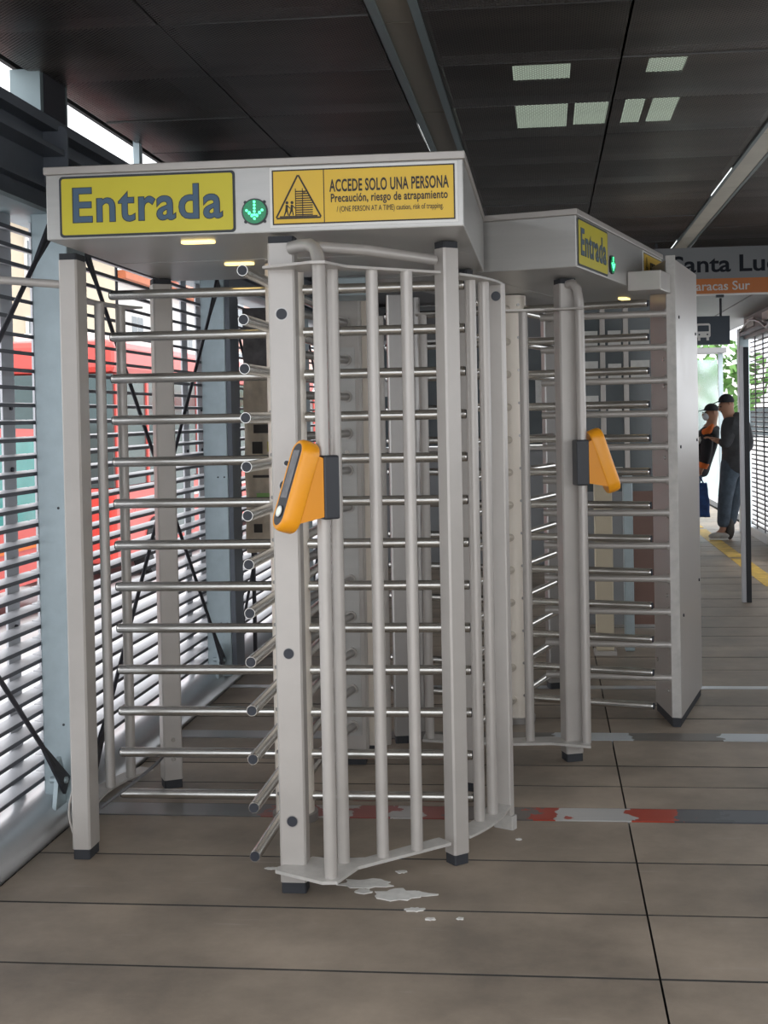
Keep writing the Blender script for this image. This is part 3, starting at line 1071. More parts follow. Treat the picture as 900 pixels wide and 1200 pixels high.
# tie tube to the wall
MB().tube([(*L1(-1.64, 4.26), 1.975), (*L1(-1.9, 4.24), 2.0), (*L1(-2.0, 4.24), 2.0)], .014, 'paint', 12).build('wall_tie', T1)
# cable loop along the floor
cb = []
for i in range(15):
    t = i / 14
    cb.append((*L1(-1.575 + .08 * sin(pi * t), 4.32 + .74 * t), .15 + .05 * sin(pi * t)))
MB().tube(cb, .006, 'cable', 8).build('cable', T1)
MB().tube([(*L1(-1.648 - .02 * sin(pi * i / 6), 4.26), .24 - .03 * i) for i in range(7)], .004, 'paint', 8).build('cable', T1)
# rear comb housing
ax, ay = L1(-.848, 5.44)
hb = MB()
hb.prism([L1(*p) for p in ((-.90, 5.44), (-.796, 5.44), (-.788, 5.455), (-.80, 5.58), (-.90, 5.58))], .055, 2.06, 'paint')
hb.prism([L1(*p) for p in ((-.895, 5.445), (-.80, 5.445), (-.805, 5.575), (-.895, 5.575))], .0, .055, 'rubber')
hs = hb.build('comb_housing', T1)
pl = MB().box(ax - .044, ax + .036, ay - .006, ay, .13, 1.80, 'header')
screws(pl, [(ax - .004, ay - .006, z) for z in (.155, .97, 1.35, 1.755)], rad=.011)
pl.build('bolt_plate', hs)
comb(T1, ax, ay - .006, 0, 0, 0, .62)
MB().box(ax - .07, ax + .12, hy1, ay + .02, 2.0, 2.075, 'galv', .004).build('bracket_box', T1)

# ================================================================ REAR TURNSTILE
C2 = Vector((-.19, 6.27))
A2 = atan2(.958, .285)
T2 = thing('turnstile', 'rear turnstile turned sideways, with a tall flat side panel at its right', 'turnstile', (C2.x, C2.y, 0), A2)


def L2(x, y):
    d = Vector((x, y)) - C2
    return d.x * cos(A2) + d.y * sin(A2), -d.x * sin(A2) + d.y * cos(A2)


header(T2, -1.01, .66, -.635, .27)
sign_entrada(T2, -.995, -.51, 2.088, 2.278, -.635)
arrow_light(T2, -.44, 2.145, -.635)
caution_sign(T2, .20, .64, 2.094, 2.280, -.635)
downlight(T2, *L2(.404, 6.60))
rotor(T2, 0, -.03, 0, 13, .118)
x, y = L2(.088, 5.56)
link('post', PM, T2, (x, y, 0), -A2 + radians(20))
x, y = L2(.088, 5.56)
rr2 = L2(.150, 5.50)
p3 = [L2(.10, 5.53), L2(.12, 5.515), L2(.14, 5.505), L2(.148, 5.50)]
MB().tube([(*p3[0], 2.05), (*p3[1], 2.055), (*p3[2], 2.03), (*p3[3], 1.97), (*rr2, 1.5), (*rr2, .09)], .0195, 'paint', 16).build('bent_guard_tube', T2)
for wx, wy in ((-.092, 5.53), (-.53, 5.56), (-.735, 5.68)):
    pole(T2, *L2(wx, wy), .09 if wx > -.6 else .03, 1.95)
base = [(.165, 5.44), (.165, 5.53), (.0, 5.60), (-.22, 5.56), (-.56, 5.64), (-.56, 5.53), (-.22, 5.47), (0, 5.49)]
MB().prism([L2(*p) for p in base], .08, .09, 'paint_dirty').build('guard_rail', T2)
MB().prism([L2(*p) for p in base], 1.94, 1.948, 'paint').build('guard_rail', T2)
PD = MB().rbox(0, 0, .07, .07, .035, 2.055, 0, 'inox_dark_shaded').rbox(0, 0, .066, .066, 0, .035, 0, 'rubber').mesh('post')  # shade on the rear posts put into a darker steel
for wx, wy, an in ((-.685, 5.84, .2), (.02, 7.02, .3)):
    x, y = L2(wx, wy)
    link('post', PD, T2, (x, y, 0), -A2 + an)
pole(T2, *L2(-.60, 5.93), .03, 2.05, .024, mn='inox_dark_shaded')
cp = MB().rbox(0, 0, .05, .05, .04, 2.05, 0, 'column_inox').rbox(0, 0, .06, .06, 0, .04, 0, 'rubber').build('post', T1, (*L1(-.795, 5.64), 0))
MB().rbox(-.012, -.074, .006, .008, .06, 2.06, 0, 'brownpanel', .001).build('seam_strip', T2, (*L2(-.19, 6.27), 0)).rotation_euler = (0, 0, -A2)
# flat side panel housing
A_, A_2, Cc, B_ = (.572, 6.150), (.615, 6.140), (.795, 6.85), (.525, 6.50)
hb = MB()


def bottomed(pts, z0, z1, mn):
    hb.prism([L2(*p) for p in pts], z0, z1, mn)


bottomed([A_, A_2, Cc, (.70, 6.86), B_], .045, 2.215, 'paint')
bottomed([(.575, 6.155), (.61, 6.147), (.788, 6.85), (.70, 6.85), (.53, 6.50)], .0, .045, 'rubber')
hs = hb.build('side_panel', T2)
ml = L2(.615, 6.14)
lm = MB()
lx0, ly0 = L2(*A_)
lx1, ly1 = L2(*A_2)
# pale front edge strip and proud outer sheet
an = atan2(ly1 - ly0, lx1 - lx0)
es = MB().rbox(0, 0, .046, .012, .05, 2.235, 0, 'paint_dirty', .003).build('edge_strip', hs)
es.location = ((lx0 + lx1) / 2, (ly0 + ly1) / 2, 0)
es.rotation_euler = (0, 0, an)
# screws on the outer sheet and the inner face
sc = MB()
ox, oy = L2(*A_2)
px, py = L2(*Cc)
dirv = Vector((px - ox, py - oy)).normalized()
nr = Vector((dirv.y, -dirv.x))
if nr.dot(Vector((0, -1))) < 0:
    nr = -nr
for t, z in ((.09, 1.95), (.09, 1.33), (.10, .52), (.66, 1.9), (.66, 1.35), (.66, .62)):
    p = Vector((ox, oy)) + dirv * t
    sc.cyl((p.x, p.y, z), (p.x + nr.x * .005, p.y + nr.y * .005, z), .008, 'rod', 10)
sc.build('screws', hs)
sc = MB()
bx, by = L2(*B_)
dv = Vector((bx - lx0, by - ly0)).normalized()
nv = Vector((-dv.y, dv.x))
if nv.dot(Vector((-lx0, -ly0))) < 0:
    nv = -nv
for t, z in ((.29, .18), (.29, .27), (.06, .16), (.06, .62), (.06, 1.28), (.06, 1.62), (.06, 1.75)):
    p = Vector((lx0, ly0)) + dv * t
    sc.cyl((p.x, p.y, z), (p.x + nv.x * .006, p.y + nv.y * .006, z), .010, 'inox', 10)
sc.build('screws', hs)
cx, cy = L2(.575, 6.165)
comb(T2, cx, cy, 0, .0, .0, .60, n=12, mn='paint', zz=.232)
MB().box(-.14, .09, -.79, -.637, 2.055, 2.145, 'paint', .004).build('bracket_box', T2)


# ================================================================ VALIDATORS
def validator(name_label, loc, rotz):
    """local frame: faces -y, back of bracket at y = 0, z=0 at lower edge"""
    t = thing('card_validator', name_label, 'card reader', loc, rotz)
    MB().box(-.042, .042, -.052, .002, .028, .222, 'blackp', .006).build('bracket', t)
    # wedge
    w_ = .039
    prof = [(-.052, .036), (-.052, .214), (-.095, .232), (-.150, .018)]
    vs_ = [(-w_, a, b) for a, b in prof] + [(w_, a, b) for a, b in prof]
    wd = MB().add(vs_, [(0, 1, 2, 3), (7, 6, 5, 4), (0, 4, 5, 1), (1, 5, 6, 2), (2, 6, 7, 3), (3, 7, 4, 0)], 'orange2')
    wd.build('wedge_body', t)
    # stadium shaped front shell, tilted
    top, bot = Vector((0, -.100, .225)), Vector((0, -.163, .040))
    ax_ = (top - bot).normalized()
    nrm = Vector((0, -ax_.z, ax_.y)).normalized()
    if nrm.y > 0:
        nrm = -nrm

    def stadium(rad, n=12):
        pts = []
        for i in range(n + 1):
            a = pi * i / n
            pts.append((rad * cos(a), top, rad * sin(a)))
        for i in range(n + 1):
            a = pi + pi * i / n
            pts.append((rad * cos(a), bot, rad * sin(a)))
        return [Vector((a, 0, 0)) + b + ax_ * c for a, b, c in pts]
    rings = [(.0405, .034), (.0445, .028), (.0455, .004), (.045, -.010), (.041, -.020), (.034, -.0245), (.030, -.0225)]
    sh = MB()
    prev = None
    allv, fs_ = [], []
    N = 26
    for rad, off in rings:
        allv += [p - nrm * off * 1.0 for p in stadium(rad)]
    for j in range(len(rings) - 1):
        for i in range(N):
            fs_.append((j * N + i, j * N + (i + 1) % N, (j + 1) * N + (i + 1) % N, (j + 1) * N + i))
    sh.add(allv, fs_, 'orange', True)
    sh.add(allv, [list(range(N))[::-1]], 'orange')
    so = sh.build('front_shell', t)
    fc = MB()
    fv = [p + nrm * .0226 for p in stadium(.031)]
    fc.add(fv, [list(range(N))], 'blackp')
    fc.build('face_plate', so)
    sc_ = MB()
    mid = lambda k, x: bot + (top - bot) * k + Vector((x, 0, 0)) + nrm * .024
    sc_.add([mid(.28, -.021), mid(.28, .021), mid(1.04, .021), mid(1.04, -.021)], [(0, 1, 2, 3)], 'lcd')
    sc_.build('screen', so)
    bt_ = MB()
    ctr = bot + (top - bot) * .06 + nrm * .023
    bt_.cyl(ctr, ctr + nrm * .003, .019, 'sign_edge', 20)
    bt_.cyl(ctr, ctr + nrm * .0045, .017, 'white', 20)
    bt_.cyl(ctr, ctr + nrm * .0055, .0125, 'btn', 20)
    bt_.build('round_reader', so)
    return t


validator('orange card reader with screen on front turnstile tubes, facing left', (-.652, 3.868, 1.165), -radians(53))
validator('orange card reader on rear turnstile post, seen from its back', (.118, 5.50, 1.165), radians(105))

# ================================================================ HANGING SIGNS
sg = thing('station_sign', 'wide grey hanging station sign with orange band reading Santa Lucía', 'sign', (0, 10.4, 0))
MB().box(.50, 2.5, 0, .06, 2.55, 2.80, 'signgrey').build('name_board', sg)
MB().box(.50, 2.5, -.002, .06, 2.43, 2.55, 'signorange').build('line_board', sg)
MB().box(.50, 2.5, -.004, .06, 2.42, 2.43, 'white').build('edge_strip', sg)  # white strip stands in for the bright ceiling line behind the sign
MB().box(1.36, 1.42, -.01, .03, 2.40, 2.42, 'blackp').build('clip', sg)
for x in (.9, 2.1):
    MB().cyl((x, .03, 2.79), (x, .03, 2.86), .012, 'rod', 10).build('hanger', sg)
link('lettering', text_mesh('Santa', 1.02, 1.478, 2.600, 2.735, 0, 'black', .02), sg)
link('lettering', text_mesh('Lucía', 1.545, 1.995, 2.600, 2.735, 0, 'black', .02), sg)
link('lettering', text_mesh('Av. Caracas Sur', .965, 1.625, 2.456, 2.528, -.002, 'poster', .012), sg)
bs = thing('bus_sign', 'dark hanging sign with white bus pictogram under the soffit', 'sign', (0, 13, 0))
MB().box(1.15, 1.83, 0, .12, 2.16, 2.44, 'signdark').build('board', bs)
for x in (1.3, 1.75):
    MB().cyl((x, .06, 2.43), (x, .06, 2.63), .012, 'rod', 10).build('hanger', bs)
bi = MB()
bi.plate(round_rect(1.50, 1.64, 2.23, 2.37, .02), 0, .002, 'white')
bi.plate(round_rect(1.515, 1.625, 2.29, 2.35, .008), -.002, .001, 'signdark')
for x in (1.53, 1.61):
    bi.plate(circle(x, 2.26, .009, 10), -.002, .001, 'signdark')
bi.plate([(1.515, 2.20), (1.54, 2.20), (1.54, 2.232), (1.515, 2.232)], 0, .002, 'white')
bi.plate([(1.60, 2.20), (1.625, 2.20), (1.625, 2.232), (1.60, 2.232)], 0, .002, 'white')
bi.build('bus_pictogram', bs)

# narrow door edge post standing in the aisle
dp = thing('door_post', 'narrow upright door edge, pale strip beside black rubber, in the aisle', 'post', (1.50, 10.17, 0))
MB().box(0, .032, 0, .05, 0, 2.0, 'slat', .002).build('pale_strip', dp)
MB().box(.032, .070, -.006, .05, 0, 1.99, 'rubber', .002).build('rubber_seal', dp)

# glazed booth front seen through the rear turnstile
bo = thing('ticket_booth', 'dark glazed booth front with paper notices behind the rear turnstile', 'booth', (.18, 9.0, 0))
for x in (0, .20, .36, .56):
    MB().box(x, x + .035, 0, .06, 0, 2.4, 'paint', .003).build('mullion', bo)
for a, b in ((.035, .20), (.235 - .035 + .035, .36), (.395, .56)):
    MB().box(a + .001, b - .001, .02, .03, .95, 2.38, 'shopdark').build('pane', bo)
    MB().box(a + .001, b - .001, .015, .045, .02, .95, 'brownpanel' if a > .3 else 'signgrey').build('lower_panel', bo)
MB().box(-.02, .615, -.01, .07, 2.40, 2.5, 'paint', .003).build('top_rail', bo)
for a, b, z0, z1 in ((.055, .185, 1.93, 2.07), (.255, .345, 1.95, 2.07), (.41, .54, 1.93, 2.07), (.055, .185, 1.70, 1.86), (.255, .345, 1.72, 1.84), (.41, .54, 1.70, 1.86), (.055, .185, 1.52, 1.62), (.25, .345, 1.50, 1.58), (.055, .185, 1.10, 1.22), (.255, .345, 1.06, 1.12)):
    MB().box(a, b, .012, .02, z0, z1, 'poster').build('notice', bo)
cb2 = thing('control_booth', 'grey panelled booth with dark windows far behind both turnstiles', 'booth', (-1.75, 12.6, 0))
for k in range(5):
    x = k * .5
    MB().box(x + .004, x + .496, 0, .5, .02, 1.15, 'signgrey', .006).build('lower_panel', cb2)
    MB().box(x + .03, x + .47, .02, .05, 1.2, 2.2, 'shopdark').build('pane', cb2)
    MB().box(x - .015, x + .03, 0, .06, 1.15, 2.25, 'paint', .003).build('mullion', cb2)
MB().box(-.02, 2.52, -.02, .6, 2.25, 2.58, 'signgrey', .01).build('roof_band', cb2)
MB().box(-.02, 2.52, -.04, .2, 1.15, 1.19, 'paint', .004).build('counter', cb2)
for x, z in ((.1, 1.7), (1.1, 1.75), (1.65, 1.6), (2.15, 1.75)):
    MB().box(x, x + .2, .012, .02, z, z + .28, 'poster').build('notice', cb2)
wb = thing('barrier_post', 'cream box post on floor, seen low through the rear turnstile bars', 'post', (.34, 7.95, 0))
MB().box(-.055, .055, 0, .10, .03, 1.12, 'bcream', .008).build('body', wb)
MB().box(-.07, .07, -.01, .11, 0, .03, 'paint', .004).build('foot', wb)
MB().box(-.06, .06, -.005, .105, 1.12, 1.15, 'rubber', .004).build('cap', wb)
gb = thing('barrier_post', 'blue grey slim post right of the cream box post', 'post', (.50, 8.1, 0))
MB().box(-.03, .03, 0, .08, 0, 1.12, 'galv', .006).build('body', gb)
MB().box(-.035, .035, -.005, .085, 1.12, 1.15, 'rubber', .004).build('cap', gb)

# red rack of leaflets glimpsed through the front turnstile
rk = thing('poster_stand', 'red and white poster stand glimpsed behind the front turnstile column', 'poster stand', (-1.62, 9.3, 0))
MB().box(0, .34, 0, .05, .9, 2.0, 'shopred', .004).build('board', rk)
for z in (1.05, 1.35, 1.65):
    MB().box(.14, .30, -.006, 0, z, z + .2, 'poster').build('leaflet', rk)
for x in (.04, .28):
    MB().box(x, x + .03, .01, .04, 0, .9, 'rod').build('leg', rk)

# wrapped kiosk screen standing by the left wall
wk = thing('wrapped_stand', 'tall stand wrapped in brown printed paper, left of the front post, by the louvre wall', 'stand', (-1.755, 7.36, 0))
mb = MB()
nx, nz = 10, 24
vs_, fs_ = [], []
rnd = random.Random(5)
for side in (0, 1):
    for j in range(nz + 1):
        for i in range(nx + 1):
            x = .24 * i / nx
            z = .72 + 1.02 * j / nz
            yy = (-.02 - .012 * sin(i * 1.9 + j * .7) - rnd.uniform(0, .008)) if side == 0 else .03
            vs_.append((x, yy, z))
for side in (0, 1):
    o_ = side * (nx + 1) * (nz + 1)
    for j in range(nz):
        for i in range(nx):
            q = o_ + j * (nx + 1) + i
            fs_.append((q, q + 1, q + nx + 2, q + nx + 1) if side == 0 else (q, q + nx + 1, q + nx + 2, q + 1))
mb.add(vs_, fs_, 'tarp', True)
mb.build('paper_wrap', wk)
pr = MB()
for (x, z, ww, hh, mn) in ((.06, 1.42, .10, .05, 'ink'), (.05, 1.30, .06, .07, 'ink'), (.14, 1.31, .05, .06, 'yellow'), (.07, .98, .09, .09, 'shopgreen'), (.05, 1.16, .12, .015, 'ink'), (.05, .84, .05, .05, 'ink')):
    pr.box(x, x + ww, -.046, -.044, z, z + hh, mn)
pr.build('print', wk)
MB().box(0, .24, -.015, .03, 1.74, 2.15, 'tarp_dark').build('netting', wk)
for x in (.02, .20):
    MB().box(x, x + .02, 0, .02, 0, .75, 'rod').build('leg', wk)


# ================================================================ PEOPLE
def skin_obj(name, joints, edges, mn, parent, sub=2, root=0, grow=1.12):
    me = bpy.data.meshes.new(name)
    me.from_pydata([j[0] for j in joints], edges, [])
    ob = bpy.data.objects.new(name, me)
    COL.objects.link(ob)
    md = ob.modifiers.new('s', 'SKIN')
    md.use_smooth_shade = True
    for i, j in enumerate(joints):
        rr_ = j[1]
        rr_ = rr_ if isinstance(rr_, tuple) else (rr_, rr_)
        me.skin_vertices[0].data[i].radius = (rr_[0] * grow, rr_[1] * grow)
        me.skin_vertices[0].data[i].use_root = (i == root)
    sb = ob.modifiers.new('d', 'SUBSURF')
    sb.levels = sb.render_levels = sub
    dg = bpy.context.evaluated_depsgraph_get()
    dg.update()
    nm = bpy.data.meshes.new_from_object(ob.evaluated_get(dg))
    bpy.data.objects.remove(ob)
    nm.name = name
    nm.materials.clear()
    nm.materials.append(M[mn])
    for p in nm.polygons:
        p.use_smooth = True
    return link(name, nm, parent)


def ell(mb, c, rx, ry, rz, mn, nu=20, nv=12, v0=0., v1=1.):
    vs_, fs_ = [], []
    for j in range(nv + 1):
        t = pi * (v0 + (v1 - v0) * j / nv)
        for i in range(nu):
            a = 2 * pi * i / nu
            vs_.append((c[0] + rx * sin(t) * cos(a), c[1] + ry * sin(t) * sin(a), c[2] + rz * cos(t)))
    for j in range(nv):
        for i in range(nu):
            fs_.append((j * nu + i, (j + 1) * nu + i, (j + 1) * nu + (i + 1) % nu, j * nu + (i + 1) % nu))
    mb.add(vs_, fs_, mn, True)
    return mb


def hand(joints, edges, wi, base, direc, side):
    """adds palm, four fingers and a thumb to a skin skeleton; returns indices"""
    d = Vector(direc).normalized()
    sd_ = Vector(side).normalized()
    bl = d.cross(sd_).normalized()
    b = Vector(base)
    k = len(joints)
    joints.append((tuple(b + d * .045), (.030, .014)))
    edges.append((wi, k))
    for q, (off, ln) in enumerate(((-.028, .062), (-.010, .072), (.009, .068), (.026, .052))):
        a1 = b + d * .085 + sd_ * off
        a2 = a1 + d * ln * .5 + bl * .008
        a3 = a2 + d * ln * .35 + bl * .022
        i = len(joints)
        joints += [(tuple(a1), .0095), (tuple(a2), .0085), (tuple(a3), .0075)]
        edges += [(k, i), (i, i + 1), (i + 1, i + 2)]
    t1 = b + d * .03 + sd_ * (-.042) + bl * .01
    t2 = t1 + d * .03 + sd_ * (-.012) + bl * .012
    i = len(joints)
    joints += [(tuple(t1), .0105), (tuple(t2), .009)]
    edges += [(k, i), (i, i + 1)]


def head_feats(mb, c, fwd, eye='ink'):
    f_ = Vector(fwd).normalized()
    l_ = Vector((0, 0, 1)).cross(f_).normalized()
    up = f_.cross(l_)
    c = Vector(c)
    for s in (-1, 1):
        ell(mb, c + f_ * .088 + l_ * .032 * s + up * .005, .011, .011, .008, eye, 8, 6)
        ell(mb, c + l_ * .078 * s - f_ * .008, .012, .016, .03, 'skin', 10, 8)
    ell(mb, c + f_ * .102 - up * .025, .014, .014, .022, 'skin', 10, 8)
    ell(mb, c + f_ * .092 - up * .062, .018, .012, .007, 'brownpanel', 10, 6)


# --- right hand person: dark hood jacket, looking down, ankles crossed; local origin at the feet
P1 = thing('person', 'person in charcoal jacket and dark jeans looking down, ankles crossed, beside the louvre wall', 'person', (2.05, 15.2, 0))
J = []
E_ = []


def chain(lst, start=None):
    prev_ = start
    for p in lst:
        J.append(p)
        i = len(J) - 1
        if prev_ is not None:
            E_.append((prev_, i))
        prev_ = i
    return prev_


# pelvis root, torso, neck and head (faces left and down)
pel = chain([((.12, 0, .90), (.13, .10))])
chest = chain([((.13, 0, 1.08), (.125, .10)), ((.13, 0, 1.26), (.145, .11)), ((.10, 0, 1.40), (.09, .08))], pel)
hd_ = chain([((.06, -.01, 1.46), .052), ((.035, -.015, 1.54), (.082, .088)), ((.03, -.015, 1.62), (.078, .088))], chest)
# legs
for lst in ([((.06, -.06, .86), .085), ((.0, -.08, .50), .058), ((-.03, -.06, .10), .038), ((-.12, -.08, .045), .03)],
            [((.17, .05, .86), .085), ((.12, .02, .50), .058), ((.05, .0, .13), .038), ((.0, -.06, .05), .03)]):
    chain(lst, pel)
# arms
sh_i = chest
wl_ = chain([((.05, -.15, 1.34), .052), ((.02, -.20, 1.10), .042), ((-.10, -.14, 1.16), .030)], sh_i)
hand(J, E_, wl_, (-.10, -.14, 1.16), (-.9, .1, .35), (0, 1, 0))
wr2 = chain([((.20, .13, 1.34), .052), ((.26, .12, 1.08), .042), ((.12, -.02, 1.0), .030)], sh_i)
hand(J, E_, wr2, (.12, -.02, 1.0), (-.9, -.3, .1), (0, 0, 1))
body = skin_obj('body', J, E_, 'skin', P1)
hf = MB()
head_feats(hf, (.03, -.015, 1.58), (-.85, -.25, -.45))
hf.build('face', body)
# clothing
J, E_ = [], []
pel = chain([((.12, 0, .74), (.165, .14))])
chest = chain([((.13, 0, .90), (.17, .14)), ((.14, 0, 1.05), (.175, .135)), ((.16, .0, 1.24), (.195, .15)), ((.13, 0, 1.39), (.12, .11)), ((.075, -.005, 1.45), .075)], pel)
mid_ = 3
chain([((.04, -.16, 1.34), .078), ((-.0, -.215, 1.10), .066), ((-.075, -.15, 1.145), .050)], mid_)
chain([((.24, .14, 1.34), .078), ((.30, .13, 1.07), .066), ((.15, -.01, 1.0), .050)], mid_)
skin_obj('jacket', J, E_, 'hoodie', P1, grow=1.25)
J, E_ = [], []
pel = chain([((.12, 0, .88), (.13, .115))])
chain([((.13, 0, 1.0), (.12, .10))], pel)
chain([((.06, -.06, .80), .098), ((.0, -.085, .50), .075), ((-.03, -.06, .13), .062)], pel)
chain([((.17, .05, .80), .098), ((.12, .02, .50), .075), ((.05, .0, .15), .062)], pel)
skin_obj('trousers', J, E_, 'jeans', P1, grow=1.2)
mb = MB()
ell(mb, (.035, -.012, 1.60), .092, .098, .095, 'blackc', 22, 10, 0, .52)
mb.add([(-.05, -.06, 1.605), (-.05, .04, 1.605), (-.115, .03, 1.575), (-.115, -.05, 1.575), (-.05, -.06, 1.613), (-.05, .04, 1.613), (-.115, .03, 1.583), (-.115, -.05, 1.583)],
       [(0, 1, 2, 3), (7, 6, 5, 4), (0, 4, 5, 1), (1, 5, 6, 2), (2, 6, 7, 3), (3, 7, 4, 0)], 'blackc')
mb.build('cap', P1)
mb = MB()
ell(mb, (-.08, -.085, .045), .12, .048, .045, 'shoe', 18, 10)
mb.box(-.19, .02, -.13, -.04, 0, .02, 'white', .004)
mb.build('shoe', P1)
mb = MB()
ell(mb, (.05, -.05, .13), .055, .05, .13, 'shoed', 18, 10)
mb.build('shoe', P1)

# --- left hand person: black jacket with orange band, cap and mask, leaning back
P2 = thing('person', 'person in black cap and pale face mask, black jacket with orange shoulder band', 'person', (1.78, 15.75, 0))
J, E_ = [], []
pel = chain([((.02, 0, .80), (.12, .10))])
chest = chain([((.08, 0, .98), (.11, .095)), ((.15, 0, 1.15), (.13, .10)), ((.20, 0, 1.30), (.085, .075))], pel)
chain([((.215, 0, 1.37), .048), ((.205, 0, 1.45), (.080, .085)), ((.20, 0, 1.52), (.075, .085))], chest)
chain([((-.02, -.08, .78), .082), ((-.08, -.09, .44), .056), ((-.14, -.09, .09), .036), ((-.24, -.10, .04), .03)], pel)
chain([((-.02, .08, .78), .082), ((-.03, .09, .44), .056), ((-.06, .09, .09), .036), ((-.16, .09, .04), .03)], pel)
wq = chain([((.14, -.17, 1.22), .05), ((.12, -.20, .98), .04), ((.05, -.20, .80), .028)], 3)
hand(J, E_, wq, (.05, -.20, .80), (-.45, 0, -.9), (0, 1, 0))
wq = chain([((.16, .16, 1.22), .05), ((.10, .20, .97), .04), ((-.06, .16, .86), .028)], 3)
hand(J, E_, wq, (-.06, .16, .86), (-.9, 0, -.2), (0, 1, 0))
body2 = skin_obj('body', J, E_, 'skin', P2)
hf = MB()
head_feats(hf, (.20, 0, 1.48), (-1, -.25, -.05))
hf.build('face', body2)
J, E_ = [], []
pel = chain([((.0, 0, .70), (.15, .13))])
chain([((.04, 0, .84), (.15, .125)), ((.09, 0, .98), (.15, .12)), ((.16, 0, 1.15), (.165, .13)), ((.205, 0, 1.29), (.11, .095)), ((.215, 0, 1.345), .066)], pel)
chain([((.13, -.18, 1.22), .072), ((.11, -.21, .98), .060), ((.07, -.205, .84), .046)], 3)
chain([((.15, .17, 1.22), .072), ((.09, .21, .97), .060), ((-.02, .17, .87), .046)], 3)
jk = skin_obj('jacket', J, E_, 'blackc', P2, grow=1.25)
J, E_ = [], []
pel = chain([((.02, 0, .80), (.125, .11))])
chain([((.06, 0, .92), (.11, .10))], pel)
chain([((-.02, -.08, .74), .095), ((-.08, -.09, .44), .072), ((-.14, -.09, .10), .058)], pel)
chain([((-.02, .08, .74), .095), ((-.03, .09, .44), .072), ((-.06, .09, .10), .058)], pel)
skin_obj('trousers', J, E_, 'jeans', P2)
# orange and white bands across the shoulder
mb = MB()
mb.tube([(.08, -.12, 1.20), (.11, -.18, 1.235), (.15, -.20, 1.27), (.20, -.14, 1.33)], [.02, .055, .042, .02], 'orangec', 12)
mb.build('shoulder_band', jk)
mb = MB()
mb.tube([(.0, -.14, 1.10), (.03, -.175, 1.15), (.06, -.20, 1.17)], [.03, .035, .03], 'white', 12)
mb.build('white_band', jk)
mb = MB()
mb.tube([(.065, -.205, .82), (.085, -.21, .88)], [.055, .064], 'orangec', 12)
mb.build('orange_cuff', jk)
mb = MB()
ell(mb, (.205, 0, 1.505), .090, .095, .085, 'blackc', 22, 10, 0, .52)
mb.add([(.13, -.06, 1.51), (.13, .06, 1.51), (.03, .05, 1.485), (.03, -.05, 1.485), (.13, -.06, 1.52), (.13, .06, 1.52), (.03, .05, 1.493), (.03, -.05, 1.493)],
       [(0, 1, 2, 3), (7, 6, 5, 4), (0, 4, 5, 1), (1, 5, 6, 2), (2, 6, 7, 3), (3, 7, 4, 0)], 'blackc')
mb.build('cap', P2)
mb = MB()
ell(mb, (.138, -.012, 1.432), .045, .062, .05, 'mask', 16, 10)
mb.build('face_mask', P2)
for yy in (-.09, .09):
    mb = MB()
    ell(mb, ((-.20 if yy < 0 else -.12), yy, .045), .12, .046, .045, 'shoed', 18, 10)
    mb.build('shoe', P2)
bagt = thing('shopping_bag', 'blue cloth bag hanging from the hand of the person in the mask', 'bag', (1.79, 15.50, .24))
mb = MB()
bm = bmesh.new()
bmesh.ops.create_cube(bm, size=1)
bmesh.ops.subdivide_edges(bm, edges=bm.edges[:], cuts=5, use_grid_fill=True)
rnd = random.Random(9)
for p in bm.verts:
    q = p.co.copy()
    taper = 1 - .18 * (q.z + .5)
    p.co = Vector((q.x * .24 * taper + rnd.uniform(-.008, .008), q.y * .14 * taper + rnd.uniform(-.01, .01), (q.z + .5) * .40 + rnd.uniform(-.006, .006)))
bm.verts.index_update()
mb.add([p.co[:] for p in bm.verts], [[p.index for p in q.verts] for q in bm.faces], 'bluebag', True)
bm.free()
mb.build('bag_body', bagt)
for yy in (-.03, .03):
    MB().tube([(-.06, yy, .39), (-.03, yy * .5, .46), (.0, 0, .475), (.03, yy * .5, .46), (.06, yy, .39)], .007, 'bluebag', 8).build('handle', bagt)

# ================================================================ OUTSIDE
RZ = -.9


def wheel(parent, x, y, rad=.45):
    mb = MB().cyl((x - .12, y, RZ + rad), (x + .12, y, RZ + rad), rad, 'tyre', 24)
    mb.cyl((x - .13, y, RZ + rad), (x + .13, y, RZ + rad), rad * .5, 'slat', 18)
    return mb.build('wheel', parent)


def bus(y0, y1, label, x0=-6.2, top=2.7, bot=-.55, sill=.55, wtop=2.2):
    t = thing('bus', label, 'bus', (0, 0, 0))
    X1, X0 = x0, x0 - 2.4
    MB().box(X0, X1, y0, y1, bot, sill, 'busred', .06).build('lower_body', t)
    MB().box(X0 + .02, X1 - .02, y0 + .02, y1 - .02, sill, wtop, 'busglass').build('window_band', t)
    MB().box(X0, X1, y0, y1, wtop, top, 'busred', .10).build('roof', t)
    k = y0 + .1
    while k < y1:
        MB().box(X1 - .03, X1 + .005, k, k + .09, sill, wtop, 'busred').build('window_pillar', t)
        k += 1.45
    MB().box(X1, X1 + .01, y0 + .3, y1 - .3, sill - .35, sill - .25, 'white').build('stripe', t)
    k = y0 + 1.8
    while k < y1 - 1:
        wheel(t, X1 - .1, k)
        k += 5.2
    MB().box(X1, X1 + .012, y0 + 3, y0 + 4.1, bot + .15, wtop, 'busglass').build('door', t)
    MB().box(X0 + .5, X1 - .5, y0 + 1, y1 - 1, top, top + .18, 'white', .05).build('roof_unit', t)
    return t


